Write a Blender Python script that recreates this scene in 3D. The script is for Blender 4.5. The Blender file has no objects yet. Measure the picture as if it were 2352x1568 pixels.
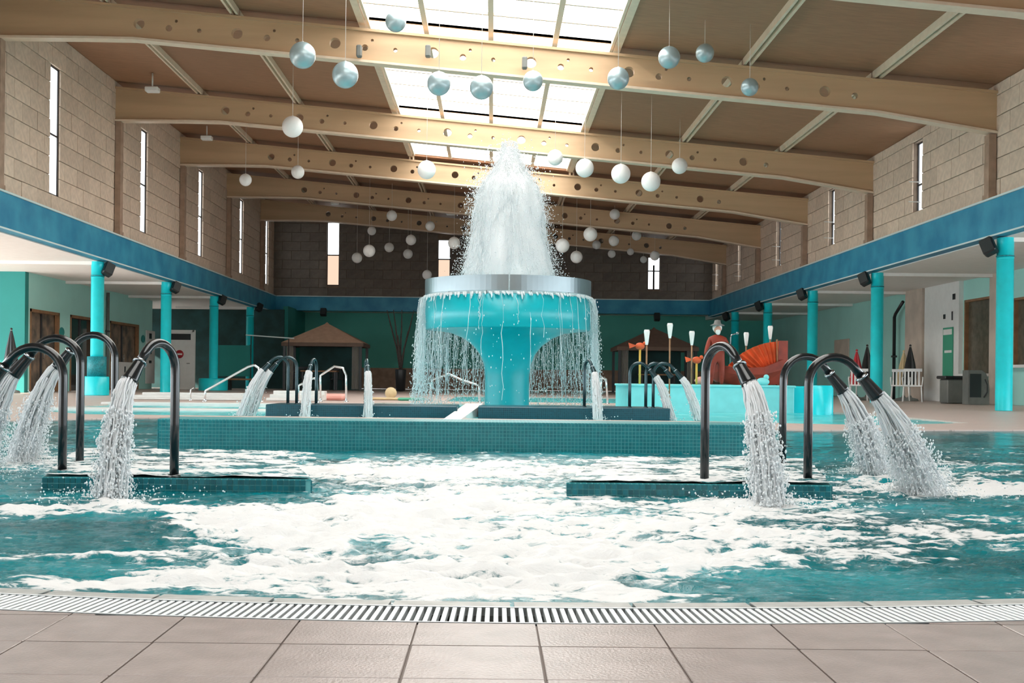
import bpy, bmesh, math, random
import numpy as np
from mathutils import Vector, Matrix, geometry
random.seed(7); rng = np.random.default_rng(7)
sc = bpy.context.scene
C = sc.collection
# ---------------------------------------------------------------- camera, world, sun, exposure
F = 2720.0; CX, CY = 1130.0, 870.0; H = 0.5; RO = math.radians(0.6)
cam_d = bpy.data.cameras.new('camera'); cam = bpy.data.objects.new('camera', cam_d); C.objects.link(cam)
cam_d.sensor_fit = 'HORIZONTAL'; cam_d.sensor_width = 36.0; cam_d.lens = 36.0*F/2352
cam_d.shift_x = (1176-CX)/2352; cam_d.shift_y = -(784-CY)/2352
cam.location = (0, 0, H)
cam.rotation_euler = (Matrix.Rotation(math.radians(90), 4, 'X') @ Matrix.Rotation(RO, 4, 'Z')).to_euler()
cam_d.clip_end = 300
sc.camera = cam
w = bpy.data.worlds.new('world'); sc.world = w; w.use_nodes = True
w.node_tree.nodes['Background'].inputs[0].default_value = (0.86, 0.95, 1.0, 1)
w.node_tree.nodes['Background'].inputs[1].default_value = 5.2
sun_d = bpy.data.lights.new('sun', 'SUN'); sun = bpy.data.objects.new('sun', sun_d); C.objects.link(sun)
sun_d.energy = 9.0; sun_d.color = (1, .93, .82); sun_d.angle = math.radians(1.2)
sun.rotation_euler = Vector((1.5, 1.1, -1.0)).to_track_quat('-Z', 'Y').to_euler()
SKY_STRENGTH = 4.8
sc.view_settings.view_transform = 'Standard'; sc.view_settings.look = 'None'
sc.view_settings.gamma = 1; sc.view_settings.use_curve_mapping = False
sc.view_settings.exposure = 0.35
sc.cycles.max_bounces = 7; sc.cycles.diffuse_bounces = 4; sc.cycles.transparent_max_bounces = 16
sc.cycles.sample_clamp_indirect = 6

def uv(px, py):
    u, v = px-CX, CY-py
    return u*math.cos(RO)-v*math.sin(RO), u*math.sin(RO)+v*math.cos(RO)
def at(px, py, Y):
    U, V = uv(px, py); return Vector((U*Y/F, Y, H+V*Y/F))
def onz(px, py, z):
    U, V = uv(px, py); Y = (z-H)*F/V; return Vector((U*Y/F, Y, z))
def onx(px, py, X):
    U, V = uv(px, py); Y = X*F/U; return Vector((X, Y, H+V*Y/F))

# ---------------------------------------------------------------- materials
def new_mat(name):
    m = bpy.data.materials.new(name); m.use_nodes = True
    nt = m.node_tree; return m, nt, nt.nodes['Principled BSDF']
def N(nt, t, **k):
    n = nt.nodes.new(t)
    for a, b in k.items():
        if a in n.inputs: n.inputs[a].default_value = b
        else: setattr(n, a, b)
    return n
def mat(name, col, rough=.5, metal=0, noise=.0, nscale=6, col2=None, bump=0, bscale=40, stretch=None, spec=.5, alpha=1, coat=0, sub=None):
    m, nt, p = new_mat(name)
    p.inputs['Base Color'].default_value = (*col, 1); p.inputs['Roughness'].default_value = rough
    p.inputs['Metallic'].default_value = metal; p.inputs['Specular IOR Level'].default_value = spec
    p.inputs['Alpha'].default_value = alpha; p.inputs['Coat Weight'].default_value = coat
    tc = N(nt, 'ShaderNodeTexCoord'); mp = N(nt, 'ShaderNodeMapping')
    nt.links.new(tc.outputs['Object'], mp.inputs['Vector'])
    if stretch: mp.inputs['Scale'].default_value = stretch
    if noise or col2:
        nz = N(nt, 'ShaderNodeTexNoise'); nz.inputs['Scale'].default_value = nscale; nz.inputs['Detail'].default_value = 5
        nt.links.new(mp.outputs[0], nz.inputs['Vector'])
        cr = N(nt, 'ShaderNodeValToRGB')
        c2 = col2 or tuple(c*(1-noise) for c in col); c1 = col if col2 else tuple(min(1, c*(1+noise*.6)) for c in col)
        cr.color_ramp.elements[0].position = .35; cr.color_ramp.elements[0].color = (*c2, 1)
        cr.color_ramp.elements[1].position = .65; cr.color_ramp.elements[1].color = (*c1, 1)
        nt.links.new(nz.outputs['Fac'], cr.inputs[0]); nt.links.new(cr.outputs[0], p.inputs['Base Color'])
    if bump:
        nb = N(nt, 'ShaderNodeTexNoise'); nb.inputs['Scale'].default_value = bscale; nb.inputs['Detail'].default_value = 4
        nt.links.new(mp.outputs[0], nb.inputs['Vector'])
        b = N(nt, 'ShaderNodeBump'); b.inputs['Strength'].default_value = bump; b.inputs['Distance'].default_value = .02
        nt.links.new(nb.outputs['Fac'], b.inputs['Height']); nt.links.new(b.outputs[0], p.inputs['Normal'])
    return m
def vary(m, amt=.15):
    """each object of this material gets its own slight brightness"""
    nt = m.node_tree; p = nt.nodes['Principled BSDF']; bc = p.inputs['Base Color']
    oi = N(nt, 'ShaderNodeObjectInfo'); mr = N(nt, 'ShaderNodeMapRange')
    mr.inputs['To Min'].default_value = 1-amt; mr.inputs['To Max'].default_value = 1+amt
    nt.links.new(oi.outputs['Random'], mr.inputs['Value'])
    hs = N(nt, 'ShaderNodeHueSaturation'); nt.links.new(mr.outputs[0], hs.inputs['Value'])
    if bc.is_linked: nt.links.new(bc.links[0].from_socket, hs.inputs['Color'])
    else: hs.inputs['Color'].default_value = bc.default_value
    nt.links.new(hs.outputs[0], bc)
    return m
M = {}
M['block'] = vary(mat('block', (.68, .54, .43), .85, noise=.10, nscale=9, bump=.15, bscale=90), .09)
M['block_far_shaded'] = vary(mat('block_far_shaded', (.17, .145, .125), .85, noise=.15, nscale=5, bump=.3, bscale=60), .09)  # wall block with the far end's light falloff put into its colour
M['mortar'] = mat('mortar', (.21, .155, .115), .9, noise=.15)
M['beam'] = mat('beam', (.57, .39, .235), .5, noise=.10, nscale=1.3, bump=.05, stretch=(.3, 3, 3))
M['flange'] = mat('flange', (.76, .62, .48), .45, noise=.06)
M['purlin'] = mat('purlin', (.72, .60, .46), .5, noise=.06)
M['hole_rim'] = mat('hole_rim', (.12, .07, .04), .7)
M['ceil'] = vary(mat('ceil', (.33, .175, .10), .6, noise=.16, nscale=3, stretch=(1.0, 14, 1), bump=.15, bscale=20), .08)
M['roofdark'] = mat('roofdark', (.10, .07, .05), .9)
M['sash'] = mat('sash', (.70, .58, .46), .5)
M['fascia'] = mat('fascia', (.01, .20, .36), .5, col2=(.04, .31, .47), nscale=1.6, stretch=(1, .9, 1))
M['ledge'] = mat('ledge', (.62, .74, .74), .6)
M['soffit'] = mat('soffit', (.82, .80, .77), .8, noise=.03)
M['cyan'] = mat('cyan', (.01, .68, .76), .3, noise=.04)
M['cyan_dark'] = mat('cyan_dark', (.005, .23, .27), .5, noise=.3, nscale=30)
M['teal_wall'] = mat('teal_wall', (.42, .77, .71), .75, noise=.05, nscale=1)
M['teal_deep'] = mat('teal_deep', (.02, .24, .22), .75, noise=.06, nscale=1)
M['green_wall'] = mat('green_wall', (.10, .42, .35), .8, noise=.1, nscale=.7)
M['dado'] = mat('dado', (.38, .26, .19), .8, noise=.2, nscale=4)
M['dark'] = mat('dark', (.012, .02, .022), .5)
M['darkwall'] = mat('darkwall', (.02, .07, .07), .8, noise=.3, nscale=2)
M['black'] = mat('black', (.012, .014, .016), .4)
M['frame_dk'] = mat('frame_dk', (.03, .03, .035), .4)
M['white'] = mat('white', (.82, .82, .80), .5, noise=.03)
M['plastic'] = mat('plastic', (.85, .87, .88), .4)
M['deck'] = None
M['deck_tile'] = vary(mat('deck_tile', (.34, .30, .285), .25, noise=.10, nscale=9, bump=.12, bscale=160), .05)
M['grout'] = mat('grout', (.17, .145, .13), .9)
M['curb'] = mat('curb', (.36, .38, .37), .5, noise=.2, nscale=20)
M['grate'] = mat('grate', (.72, .78, .80), .35)
M['steel'] = mat('steel', (.30, .34, .36), .22, metal=1)
M['pipe'] = mat('pipe', (.005, .009, .011), .22, spec=.45, coat=.25)
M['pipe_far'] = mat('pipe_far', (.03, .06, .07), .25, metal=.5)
M['chrome'] = mat('chrome', (.75, .80, .82), .18, metal=.85)
M['rim'] = mat('rim', (.27, .32, .34), .32, metal=.8, noise=.08, nscale=2)
M['sphere'] = mat('sphere', (.86, .88, .88), .45, bump=.25, bscale=14)
M['sphere_shaded'] = mat('sphere_shaded', (.36, .48, .52), .35, metal=.4, coat=.3)
M['cyan_f'] = mat('cyan_f', (.004, .40, .46), .3, noise=.05)
M['wire'] = mat('wire', (.75, .74, .70), .5)
M['canvas'] = mat('canvas', (.50, .33, .23), .8, noise=.08)
M['canvas_dk'] = mat('canvas_dk', (.15, .10, .075), .8, noise=.08)
M['curtain'] = mat('curtain', (.32, .31, .28), .8, noise=.15, nscale=8, stretch=(8, 8, .5))
M['wood'] = mat('wood', (.30, .16, .08), .6, noise=.2, nscale=6)
M['bark'] = mat('bark', (.055, .045, .04), .8, noise=.3, nscale=20)
M['orange'] = mat('orange', (.72, .11, .03), .6, noise=.25, nscale=4)
M['red'] = mat('red', (.26, .03, .012), .6, noise=.3, nscale=4)
M['skin'] = mat('skin', (.62, .33, .24), .6)
M['grey'] = mat('grey', (.16, .17, .16), .6, noise=.1)
M['beige'] = mat('beige', (.60, .50, .42), .7, noise=.12, nscale=2)
M['sand'] = mat('sand', (.66, .52, .30), .8, noise=.1)
M['stonepic'] = mat('stonepic', (.27, .19, .13), .6, col2=(.07, .06, .05), nscale=3)
M['glassdk'] = mat('glassdk', (.03, .035, .035), .1, coat=.5)
M['olive'] = mat('olive', (.13, .11, .08), .25, noise=.2)
M['playcyan'] = mat('playcyan', (.22, .72, .74), .5, noise=.05)
M['step'] = mat('step', (.72, .74, .72), .5, noise=.05)
M['grn'] = mat('grn', (.06, .35, .22), .6)
M['redpaint'] = mat('redpaint', (.45, .02, .03), .5)
M['yellow'] = mat('yellow', (.70, .45, .08), .5)
M['pink'] = mat('pink', (.85, .42, .36), .6)

def tile_mat(name, tile, grout, sx, sy, rough=.3, gap=.06, axis='XZ', var=.15, bump=.4):
    """square tile grid as colour + fine relief"""
    m, nt, p = new_mat(name); p.inputs['Roughness'].default_value = rough
    tc = N(nt, 'ShaderNodeTexCoord'); sep = N(nt, 'ShaderNodeSeparateXYZ'); cmb = N(nt, 'ShaderNodeCombineXYZ')
    nt.links.new(tc.outputs['Object'], sep.inputs[0])
    nt.links.new(sep.outputs[axis[0]], cmb.inputs[0]); nt.links.new(sep.outputs[axis[1]], cmb.inputs[1])
    br = N(nt, 'ShaderNodeTexBrick'); br.offset = 0; br.squash = 1
    br.inputs['Scale'].default_value = 1; br.inputs['Brick Width'].default_value = sx; br.inputs['Row Height'].default_value = sy
    br.inputs['Mortar Size'].default_value = gap*sx*.5; br.inputs['Mortar Smooth'].default_value = .1
    br.inputs['Color1'].default_value = (*tile, 1); br.inputs['Color2'].default_value = (*[c*(1-var) for c in tile], 1)
    br.inputs['Mortar'].default_value = (*grout, 1)
    nt.links.new(cmb.outputs[0], br.inputs['Vector']); nt.links.new(br.outputs['Color'], p.inputs['Base Color'])
    b = N(nt, 'ShaderNodeBump'); b.inputs['Strength'].default_value = bump; b.inputs['Distance'].default_value = .003; b.invert = True
    nt.links.new(br.outputs['Fac'], b.inputs['Height']); nt.links.new(b.outputs[0], p.inputs['Normal'])
    return m
M['deck'] = tile_mat('deck', (.62, .50, .45), (.42, .34, .30), .2422, .2455, rough=.4, axis='XY', gap=.04, var=.06)
M['mosaic'] = mat('mosaic', (.004, .14, .17), .2, col2=(.008, .20, .23), nscale=30)
M['mosaic_p'] = vary(mat('mosaic_p', (.004, .12, .15), .2), .3)
M['mosaic_grout'] = mat('mosaic_grout', (.14, .46, .48), .7)
M['mosaic_dark'] = tile_mat('mosaic_dark', (.002, .06, .09), (.008, .10, .13), .025, .025, axis='XZ', var=.3, gap=.12)
M['mosaic_top'] = tile_mat('mosaic_top', (.03, .30, .33), (.2, .5, .52), .025, .025, axis='XY', var=.3, gap=.15)

# skylight and window panes: daylit frosted sheets that also let some sun pass
def pane_mat(name, strength, col, trans=.25):
    m = bpy.data.materials.new(name); m.use_nodes = True; nt = m.node_tree; nt.nodes.clear()
    o = N(nt, 'ShaderNodeOutputMaterial'); e = N(nt, 'ShaderNodeEmission'); t = N(nt, 'ShaderNodeBsdfTransparent'); mx = N(nt, 'ShaderNodeMixShader')
    e.inputs[0].default_value = (*col, 1); e.inputs[1].default_value = strength; mx.inputs[0].default_value = trans
    nt.links.new(e.outputs[0], mx.inputs[1]); nt.links.new(t.outputs[0], mx.inputs[2]); nt.links.new(mx.outputs[0], o.inputs[0])
    return m
M['skypane'] = pane_mat('skypane', SKY_STRENGTH, (1, .97, .92))
M['winpane'] = pane_mat('winpane', 2.2, (.95, .99, 1), .15)
M['winpane_warm'] = pane_mat('winpane_warm', .75, (1, .72, .52), .1)

# lively water
def water_mat(name, base, base2, foamy=True, rough=.06):
    m, nt, p = new_mat(name)
    p.inputs['Roughness'].default_value = rough; p.inputs['IOR'].default_value = 1.33
    tc = N(nt, 'ShaderNodeTexCoord'); mp = N(nt, 'ShaderNodeMapping'); mp.inputs['Scale'].default_value = (1, 1.6, 1)
    nt.links.new(tc.outputs['Object'], mp.inputs['Vector'])
    n1 = N(nt, 'ShaderNodeTexNoise'); n1.inputs['Scale'].default_value = 1.1; n1.inputs['Detail'].default_value = 3
    nt.links.new(mp.outputs[0], n1.inputs['Vector'])
    cr = N(nt, 'ShaderNodeValToRGB'); cr.color_ramp.elements[0].position = .38; cr.color_ramp.elements[1].position = .66
    cr.color_ramp.elements[0].color = (*base, 1); cr.color_ramp.elements[1].color = (*base2, 1)
    nt.links.new(n1.outputs['Fac'], cr.inputs[0])
    n2 = N(nt, 'ShaderNodeTexNoise'); n2.inputs['Scale'].default_value = 13; n2.inputs['Detail'].default_value = 7; n2.inputs['Roughness'].default_value = .62
    n2.inputs['Distortion'].default_value = .6
    nt.links.new(mp.outputs[0], n2.inputs['Vector'])
    b = N(nt, 'ShaderNodeBump'); b.inputs['Strength'].default_value = .55; b.inputs['Distance'].default_value = .02
    nt.links.new(n2.outputs['Fac'], b.inputs['Height']); nt.links.new(b.outputs[0], p.inputs['Normal'])
    if foamy:
        at_ = N(nt, 'ShaderNodeAttribute'); at_.attribute_name = 'foam'
        a = N(nt, 'ShaderNodeMath', operation='MULTIPLY_ADD'); a.inputs[1].default_value = 1.5; a.inputs[2].default_value = -.75
        nt.links.new(n2.outputs['Fac'], a.inputs[0])
        s = N(nt, 'ShaderNodeMath', operation='ADD'); nt.links.new(a.outputs[0], s.inputs[0]); nt.links.new(at_.outputs['Fac'], s.inputs[1])
        r = N(nt, 'ShaderNodeMapRange'); r.interpolation_type = 'SMOOTHSTEP'; r.inputs['From Min'].default_value = .38; r.inputs['From Max'].default_value = .62
        nt.links.new(s.outputs[0], r.inputs['Value'])
        mx = N(nt, 'ShaderNodeMix'); mx.data_type = 'RGBA'; mx.inputs[7].default_value = (.64, .665, .67, 1)
        nt.links.new(r.outputs[0], mx.inputs[0]); nt.links.new(cr.outputs[0], mx.inputs[6]); nt.links.new(mx.outputs[2], p.inputs['Base Color'])
        mr = N(nt, 'ShaderNodeMapRange'); mr.inputs['To Min'].default_value = rough; mr.inputs['To Max'].default_value = .6
        nt.links.new(r.outputs[0], mr.inputs['Value']); nt.links.new(mr.outputs[0], p.inputs['Roughness'])
    else: nt.links.new(cr.outputs[0], p.inputs['Base Color'])
    return m
M['water'] = water_mat('water', (.0, .095, .115), (.002, .22, .26))
M['water_far'] = water_mat('water_far', (.03, .55, .60), (.25, .80, .82), foamy=False, rough=.1)
def spray_mat(name, alpha):
    m, nt, p = new_mat(name)
    p.inputs['Base Color'].default_value = (.96, .97, .98, 1); p.inputs['Roughness'].default_value = .25
    p.inputs['Alpha'].default_value = alpha
    o = nt.nodes['Material Output']; tr = N(nt, 'ShaderNodeBsdfTranslucent'); tr.inputs[0].default_value = (.9, .96, .98, 1)
    mx = N(nt, 'ShaderNodeMixShader'); mx.inputs[0].default_value = .42
    nt.links.new(p.outputs[0], mx.inputs[1]); nt.links.new(tr.outputs[0], mx.inputs[2]); nt.links.new(mx.outputs[0], o.inputs[0])
    return m
M['spray'] = spray_mat('spray', .9)
M['spray_thin'] = spray_mat('spray_thin', .55)

# ---------------------------------------------------------------- mesh helpers
class MB:
    def __init__(s): s.v = []; s.f = []; s.sm = []
    def add(s, vs, fs, smooth=False):
        o = len(s.v); s.v += [tuple(p) for p in vs]; s.f += [tuple(i+o for i in f) for f in fs]; s.sm += [smooth]*len(fs); return s
    def box(s, a, b, rot=None, piv=None):
        x0, y0, z0 = a; x1, y1, z1 = b
        vs = [Vector(p) for p in ((x0,y0,z0),(x1,y0,z0),(x1,y1,z0),(x0,y1,z0),(x0,y0,z1),(x1,y0,z1),(x1,y1,z1),(x0,y1,z1))]
        if rot is not None:
            pv = Vector(piv) if piv is not None else (vs[0]+vs[6])/2
            vs = [pv+rot@(p-pv) for p in vs]
        return s.add(vs, [(0,3,2,1),(4,5,6,7),(0,1,5,4),(1,2,6,5),(2,3,7,6),(3,0,4,7)])
    def bbox(s, a, b, e=.01):
        """bevelled box"""
        x0, y0, z0 = a; x1, y1, z1 = b
        ring = lambda d, z: [(x0+d,y0,z),(x1-d,y0,z),(x1,y0+d,z),(x1,y1-d,z),(x1-d,y1,z),(x0+d,y1,z),(x0,y1-d,z),(x0,y0+d,z)]
        inr = lambda z: [(x0+e,y0+e,z),(x1-e,y0+e,z),(x1-e,y0+e,z),(x1-e,y1-e,z),(x1-e,y1-e,z),(x0+e,y1-e,z),(x0+e,y1-e,z),(x0+e,y0+e,z)]
        vs = inr(z0)+ring(e, z0+e)+ring(e, z1-e)+inr(z1); fs = [tuple(range(7,-1,-1)), tuple(range(24,32))]
        for k in range(3):
            for i in range(8): j = (i+1)%8; fs.append((k*8+i, k*8+j, (k+1)*8+j, (k+1)*8+i))
        return s.add(vs, fs)
    def tube(s, pts, r, n=10, cap=True, smooth=True):
        pts = [Vector(p) for p in pts]; m = len(pts)
        rs = r if isinstance(r, (list, tuple)) else [r]*m
        vs = []; t0 = (pts[1]-pts[0]).normalized()
        up = Vector((0,0,1)) if abs(t0.z) < .9 else Vector((1,0,0)); a = t0.cross(up).normalized()
        for i, p in enumerate(pts):
            t = (pts[min(i+1,m-1)]-pts[max(i-1,0)])
            t = t.normalized() if t.length > 1e-9 else t0
            a = (a-t*a.dot(t)); a = a.normalized() if a.length > 1e-6 else t.orthogonal().normalized(); b = t.cross(a)
            for k in range(n):
                q = 2*math.pi*k/n; vs.append(p+rs[i]*(a*math.cos(q)+b*math.sin(q)))
        fs = [(i*n+k, i*n+(k+1)%n, (i+1)*n+(k+1)%n, (i+1)*n+k) for i in range(m-1) for k in range(n)]
        if cap: fs += [tuple(range(n-1,-1,-1)), tuple((m-1)*n+k for k in range(n))]
        return s.add(vs, fs, smooth)
    def lathe(s, prof, c=(0,0,0), n=32, cap=False, smooth=True):
        vs = []; m = len(prof)
        for r, z in prof:
            for k in range(n): q = 2*math.pi*k/n; vs.append((c[0]+r*math.cos(q), c[1]+r*math.sin(q), c[2]+z))
        fs = [(i*n+k, i*n+(k+1)%n, (i+1)*n+(k+1)%n, (i+1)*n+k) for i in range(m-1) for k in range(n)]
        if cap: fs += [tuple(range(n-1,-1,-1)), tuple((m-1)*n+k for k in range(n))]
        return s.add(vs, fs, smooth)
    def sphere(s, c, r, n=16, m=10, sq=(1,1,1)):
        vs = [(c[0], c[1], c[2]-r*sq[2])]
        for i in range(1, m):
            a = -math.pi/2+math.pi*i/m
            for k in range(n): q = 2*math.pi*k/n; vs.append((c[0]+sq[0]*r*math.cos(a)*math.cos(q), c[1]+sq[1]*r*math.cos(a)*math.sin(q), c[2]+sq[2]*r*math.sin(a)))
        vs.append((c[0], c[1], c[2]+r*sq[2])); L = len(vs)-1
        fs = [(0, 1+(k+1)%n, 1+k) for k in range(n)]
        for i in range(m-2):
            for k in range(n): fs.append((1+i*n+k, 1+i*n+(k+1)%n, 1+(i+1)*n+(k+1)%n, 1+(i+1)*n+k))
        fs += [(L, 1+(m-2)*n+k, 1+(m-2)*n+(k+1)%n) for k in range(n)]
        return s.add(vs, fs, True)
    def prism(s, poly, z0, z1):
        """poly: list of (x,y), extruded in z"""
        n = len(poly); vs = [(x,y,z0) for x,y in poly]+[(x,y,z1) for x,y in poly]
        return s.add(vs, [tuple(range(n-1,-1,-1)), tuple(range(n,2*n))]+[(i,(i+1)%n,n+(i+1)%n,n+i) for i in range(n)])
    def drops(s, P, R, stretch=1.0):
        """many little octahedra"""
        for p, r in zip(P, R):
            x,y,z = p; h = r*stretch
            s.add([(x+r,y,z),(x,y+r,z),(x-r,y,z),(x,y-r,z),(x,y,z+h),(x,y,z-h)], [(0,1,4),(1,2,4),(2,3,4),(3,0,4),(1,0,5),(2,1,5),(3,2,5),(0,3,5)], True)
        return s
    def mesh(s, name, m):
        me = bpy.data.meshes.new(name); me.from_pydata(s.v, [], s.f); me.materials.append(M[m] if isinstance(m, str) else m)
        me.polygons.foreach_set('use_smooth', s.sm); me.update(); return me
    def build(s, name, m, parent=None, **tags):
        return link(name, s.mesh(name, m), parent, **tags)
def link(name, data, parent=None, loc=None, label=None, cat=None, group=None, kind=None):
    o = bpy.data.objects.new(name, data); C.objects.link(o)
    if parent is not None: o.parent = parent
    if loc is not None: o.location = loc
    return tag(o, label, cat, group, kind)
def tag(o, label=None, cat=None, group=None, kind=None):
    if label: o['label'] = label
    if cat: o['category'] = cat
    if group: o['group'] = group
    if kind: o['kind'] = kind
    return o
def empty(name, loc=(0,0,0), rz=0, **t):
    o = link(name, None, None, loc, **t); o.rotation_euler = (0,0,rz); return o
def copy_tree(o, parent=None):
    c = o.copy(); C.objects.link(c)
    if parent is not None: c.parent = parent
    for ch in list(o.children): copy_tree(ch, c)
    return c
def box_mesh(name, m, a=(-.5,-.5,-.5), b=(.5,.5,.5)): return MB().box(a, b).mesh(name, m)
def arc(c, r, a0, a1, n, ax=(1,0,0), az=(0,0,1)):
    c = Vector(c); ax = Vector(ax); az = Vector(az)
    return [c+ax*r*math.cos(math.radians(a0+(a1-a0)*i/n))+az*r*math.sin(math.radians(a0+(a1-a0)*i/n)) for i in range(n+1)]

# numpy gradient-ish value noise
_perm = rng.permutation(512); _val = rng.random(512)
def vnoise(x, y):
    xi = np.floor(x).astype(int); yi = np.floor(y).astype(int); fx = x-xi; fy = y-yi
    fx = fx*fx*(3-2*fx); fy = fy*fy*(3-2*fy)
    h = lambda i, j: _val[_perm[(_perm[i & 511]+j) & 511]]
    return (h(xi,yi)*(1-fx)+h(xi+1,yi)*fx)*(1-fy)+(h(xi,yi+1)*(1-fx)+h(xi+1,yi+1)*fx)*fy
def fbm(x, y, o=4):
    s = 0; a = .5; t = 0
    for i in range(o): s = s+a*vnoise(x*2**i+17.3*i, y*2**i+5.1*i); t += a; a *= .5
    return s/t

# ================================================================ SETTING
XW = 9.6                      # upper side walls
XB = 12.7                     # walls of the side aisles
YF = 51.7                     # far wall
BEAM_Y = [10.3, 16.5, 22.65, 29.95, 36.15, 42.5, 48.7]
ztop = lambda x: 7.72-.088*(x+XW)         # top edge of the beams
zceil = lambda x: ztop(x)+.20
ZS, ZF = 3.30, 4.00           # fascia bottom, top

# ---- deck with pool openings
PC = (0.05, 9.40); RG = 6.975; RC = 6.80; RWI = 6.77
def ring_pt(r, a): return (PC[0]+r*math.sin(a), PC[1]-r*math.cos(a))
A_MAX = math.radians(72)
pool_back = [(7.3, 10.0), (7.3, 13.7), (6.0, 13.25), (3.4, 12.6), (1.5, 13.6), (-1.5, 14.1), (-3.4, 14.3), (-4.3, 14.2), (-5.2, 13.0), (-7.3, 12.3), (-7.3, 10.0)]
main_hole = [ring_pt(RG, -A_MAX+2*A_MAX*i/72) for i in range(73)]+pool_back
basin = [(-5.2, 15.2), (2.5, 15.0), (4.6, 14.2), (6.2, 15.4), (6.2, 18.2), (5.8, 20.2), (5.6, 24.0), (-2.2, 24.0), (-2.6, 22.6), (-6.6, 22.6), (-6.8, 17.0)]
basin_back = [(-1.0, 26.2), (4.6, 26.2), (4.6, 34.0), (-1.0, 34.0)]
def flat_with_holes(name, outer, holes, z, m, thick=.02, **t):
    loops = [[Vector((x, y, 0)) for x, y in l] for l in [outer]+holes]
    tris = geometry.tessellate_polygon(loops); pts = [p for l in loops for p in l]; n = len(pts)
    vs = [(p.x, p.y, z) for p in pts]+[(p.x, p.y, z-thick) for p in pts]
    fs = []
    for a, b, c in tris:
        nz = (pts[b]-pts[a]).cross(pts[c]-pts[a]).z
        if nz < 0: a, b, c = a, c, b
        fs += [(a, b, c), (n+c, n+b, n+a)]
    k = 0
    for l in loops:
        for i in range(len(l)): j = (i+1) % len(l); fs.append((k+i, k+j, n+k+j, n+k+i))
        k += len(l)
    return MB().add(vs, fs).build(name, m, **t)
floor = flat_with_holes('floor', [(-20, -8), (20, -8), (20, 56), (-20, 56)], [main_hole, basin, basin_back], -.006, 'deck', .25, kind='structure', label='beige pink tiled pool deck')
# individual tiles of the near deck
TX, TY, tj = .2422, .2455, .004
def arcY(x): return PC[1]-math.sqrt(RG**2-(x-PC[0])**2)-.003
gt = MB().add([(-3.2,.6,-.0045),(3.2,.6,-.0045)]+[(x, min(arcY(x), 3.2), -.0045) for x in np.linspace(3.2,-3.2,40)], [tuple(range(42))]).build('grout_bed', 'grout', floor)
full = MB().bbox((-TX/2+tj/2, -TY/2+tj/2, -.012), (TX/2-tj/2, TY/2-tj/2, 0), .0015).mesh('floor_tile', 'deck_tile')
for j in range(-4, 4):
    y0 = 2.22+j*TY; y1 = y0+TY
    for k in range(-11, 12):
        x0 = -.147+k*TX; x1 = x0+TX
        xs = [x0+tj/2+(TX-tj)*i/5 for i in range(6)]
        tops = [min(y1-tj/2, arcY(x)) for x in xs]
        if min(tops) >= y1-tj/2-1e-6:
            link('floor_tile', full, floor, ((x0+x1)/2, (y0+y1)/2, 0)); continue
        ok = [(x, t) for x, t in zip(xs, tops) if t > y0+tj/2+.004]
        if len(ok) < 2: continue
        poly = [(ok[0][0], y0+tj/2), (ok[-1][0], y0+tj/2)]+[(x, t) for x, t in reversed(ok)]
        MB().prism(poly, -.012, 0).build('floor_tile', 'deck_tile', floor)
# overflow grating round the near rim
gr = empty('overflow_grating', (0,0,0), label='curved white overflow grating between the near deck tiles and the pool', cat='drain grating')
chan = MB()
A = [(-A_MAX+2*A_MAX*i/120) for i in range(121)]
def ringstrip(mb, r0, z0, r1, z1):
    vs = [(*ring_pt(r0, a), z0) for a in A]+[(*ring_pt(r1, a), z1) for a in A]; n = len(A)
    mb.add(vs, [(i, i+1, n+i+1, n+i) for i in range(n-1)], False)
ringstrip(chan, RG, -.002, RG, -.06); ringstrip(chan, RG, -.06, RC, -.06); ringstrip(chan, RC, -.06, RC, -.002)
chan.build('channel', 'dark', gr)
bar = MB().bbox((-.005, -.078, -.018), (.005, .078, 0), .001).mesh('bar', 'grate')
pitch = .0182/6.89; rest = MB()
for i in range(-int(A_MAX/pitch), int(A_MAX/pitch)+1):
    a = i*pitch; x, y = ring_pt((RG+RC)/2, a)
    if abs(i) <= 84:
        b = link('bar', bar, gr, (x, y, 0)); b.rotation_euler = (0,0,a)
    else:
        rest.box((x-.005, y-.078, -.018), (x+.005, y+.078, 0), Matrix.Rotation(a, 3, 'Z'))
rest.build('bars', 'grate', gr, kind='stuff')
for r0, r1 in ((RG-.008, RG-.001), (RC+.001, RC+.010)):
    mb = MB(); ringstrip(mb, r0, 0.001, r1, 0.001); ringstrip(mb, r0, -.02, r0, 0.001); mb.build('edge_rail', 'grate', gr)
# pool curb: separate coping stones
curb = empty('pool_curb', label='grey coping stones between grating and water', kind='structure')
stone_a = .27/6.78; k = 0
for i in range(-int(A_MAX/stone_a), int(A_MAX/stone_a)+1):
    a0 = i*stone_a+.0007; a1 = (i+1)*stone_a-.0007
    poly = [ring_pt(RC, a0), ring_pt(RC, (a0+a1)/2), ring_pt(RC, a1), ring_pt(RWI-.04, a1), ring_pt(RWI-.04, (a0+a1)/2), ring_pt(RWI-.04, a0)]
    MB().prism(poly[::-1], -.30, -.001-.002*random.random()).build('coping_stone', 'curb', curb)
# basin bottoms
MB().box((-8, 2, -1.3), (8, 15, -1.25)).build('pool_floor', 'mosaic_dark', kind='structure')

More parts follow.
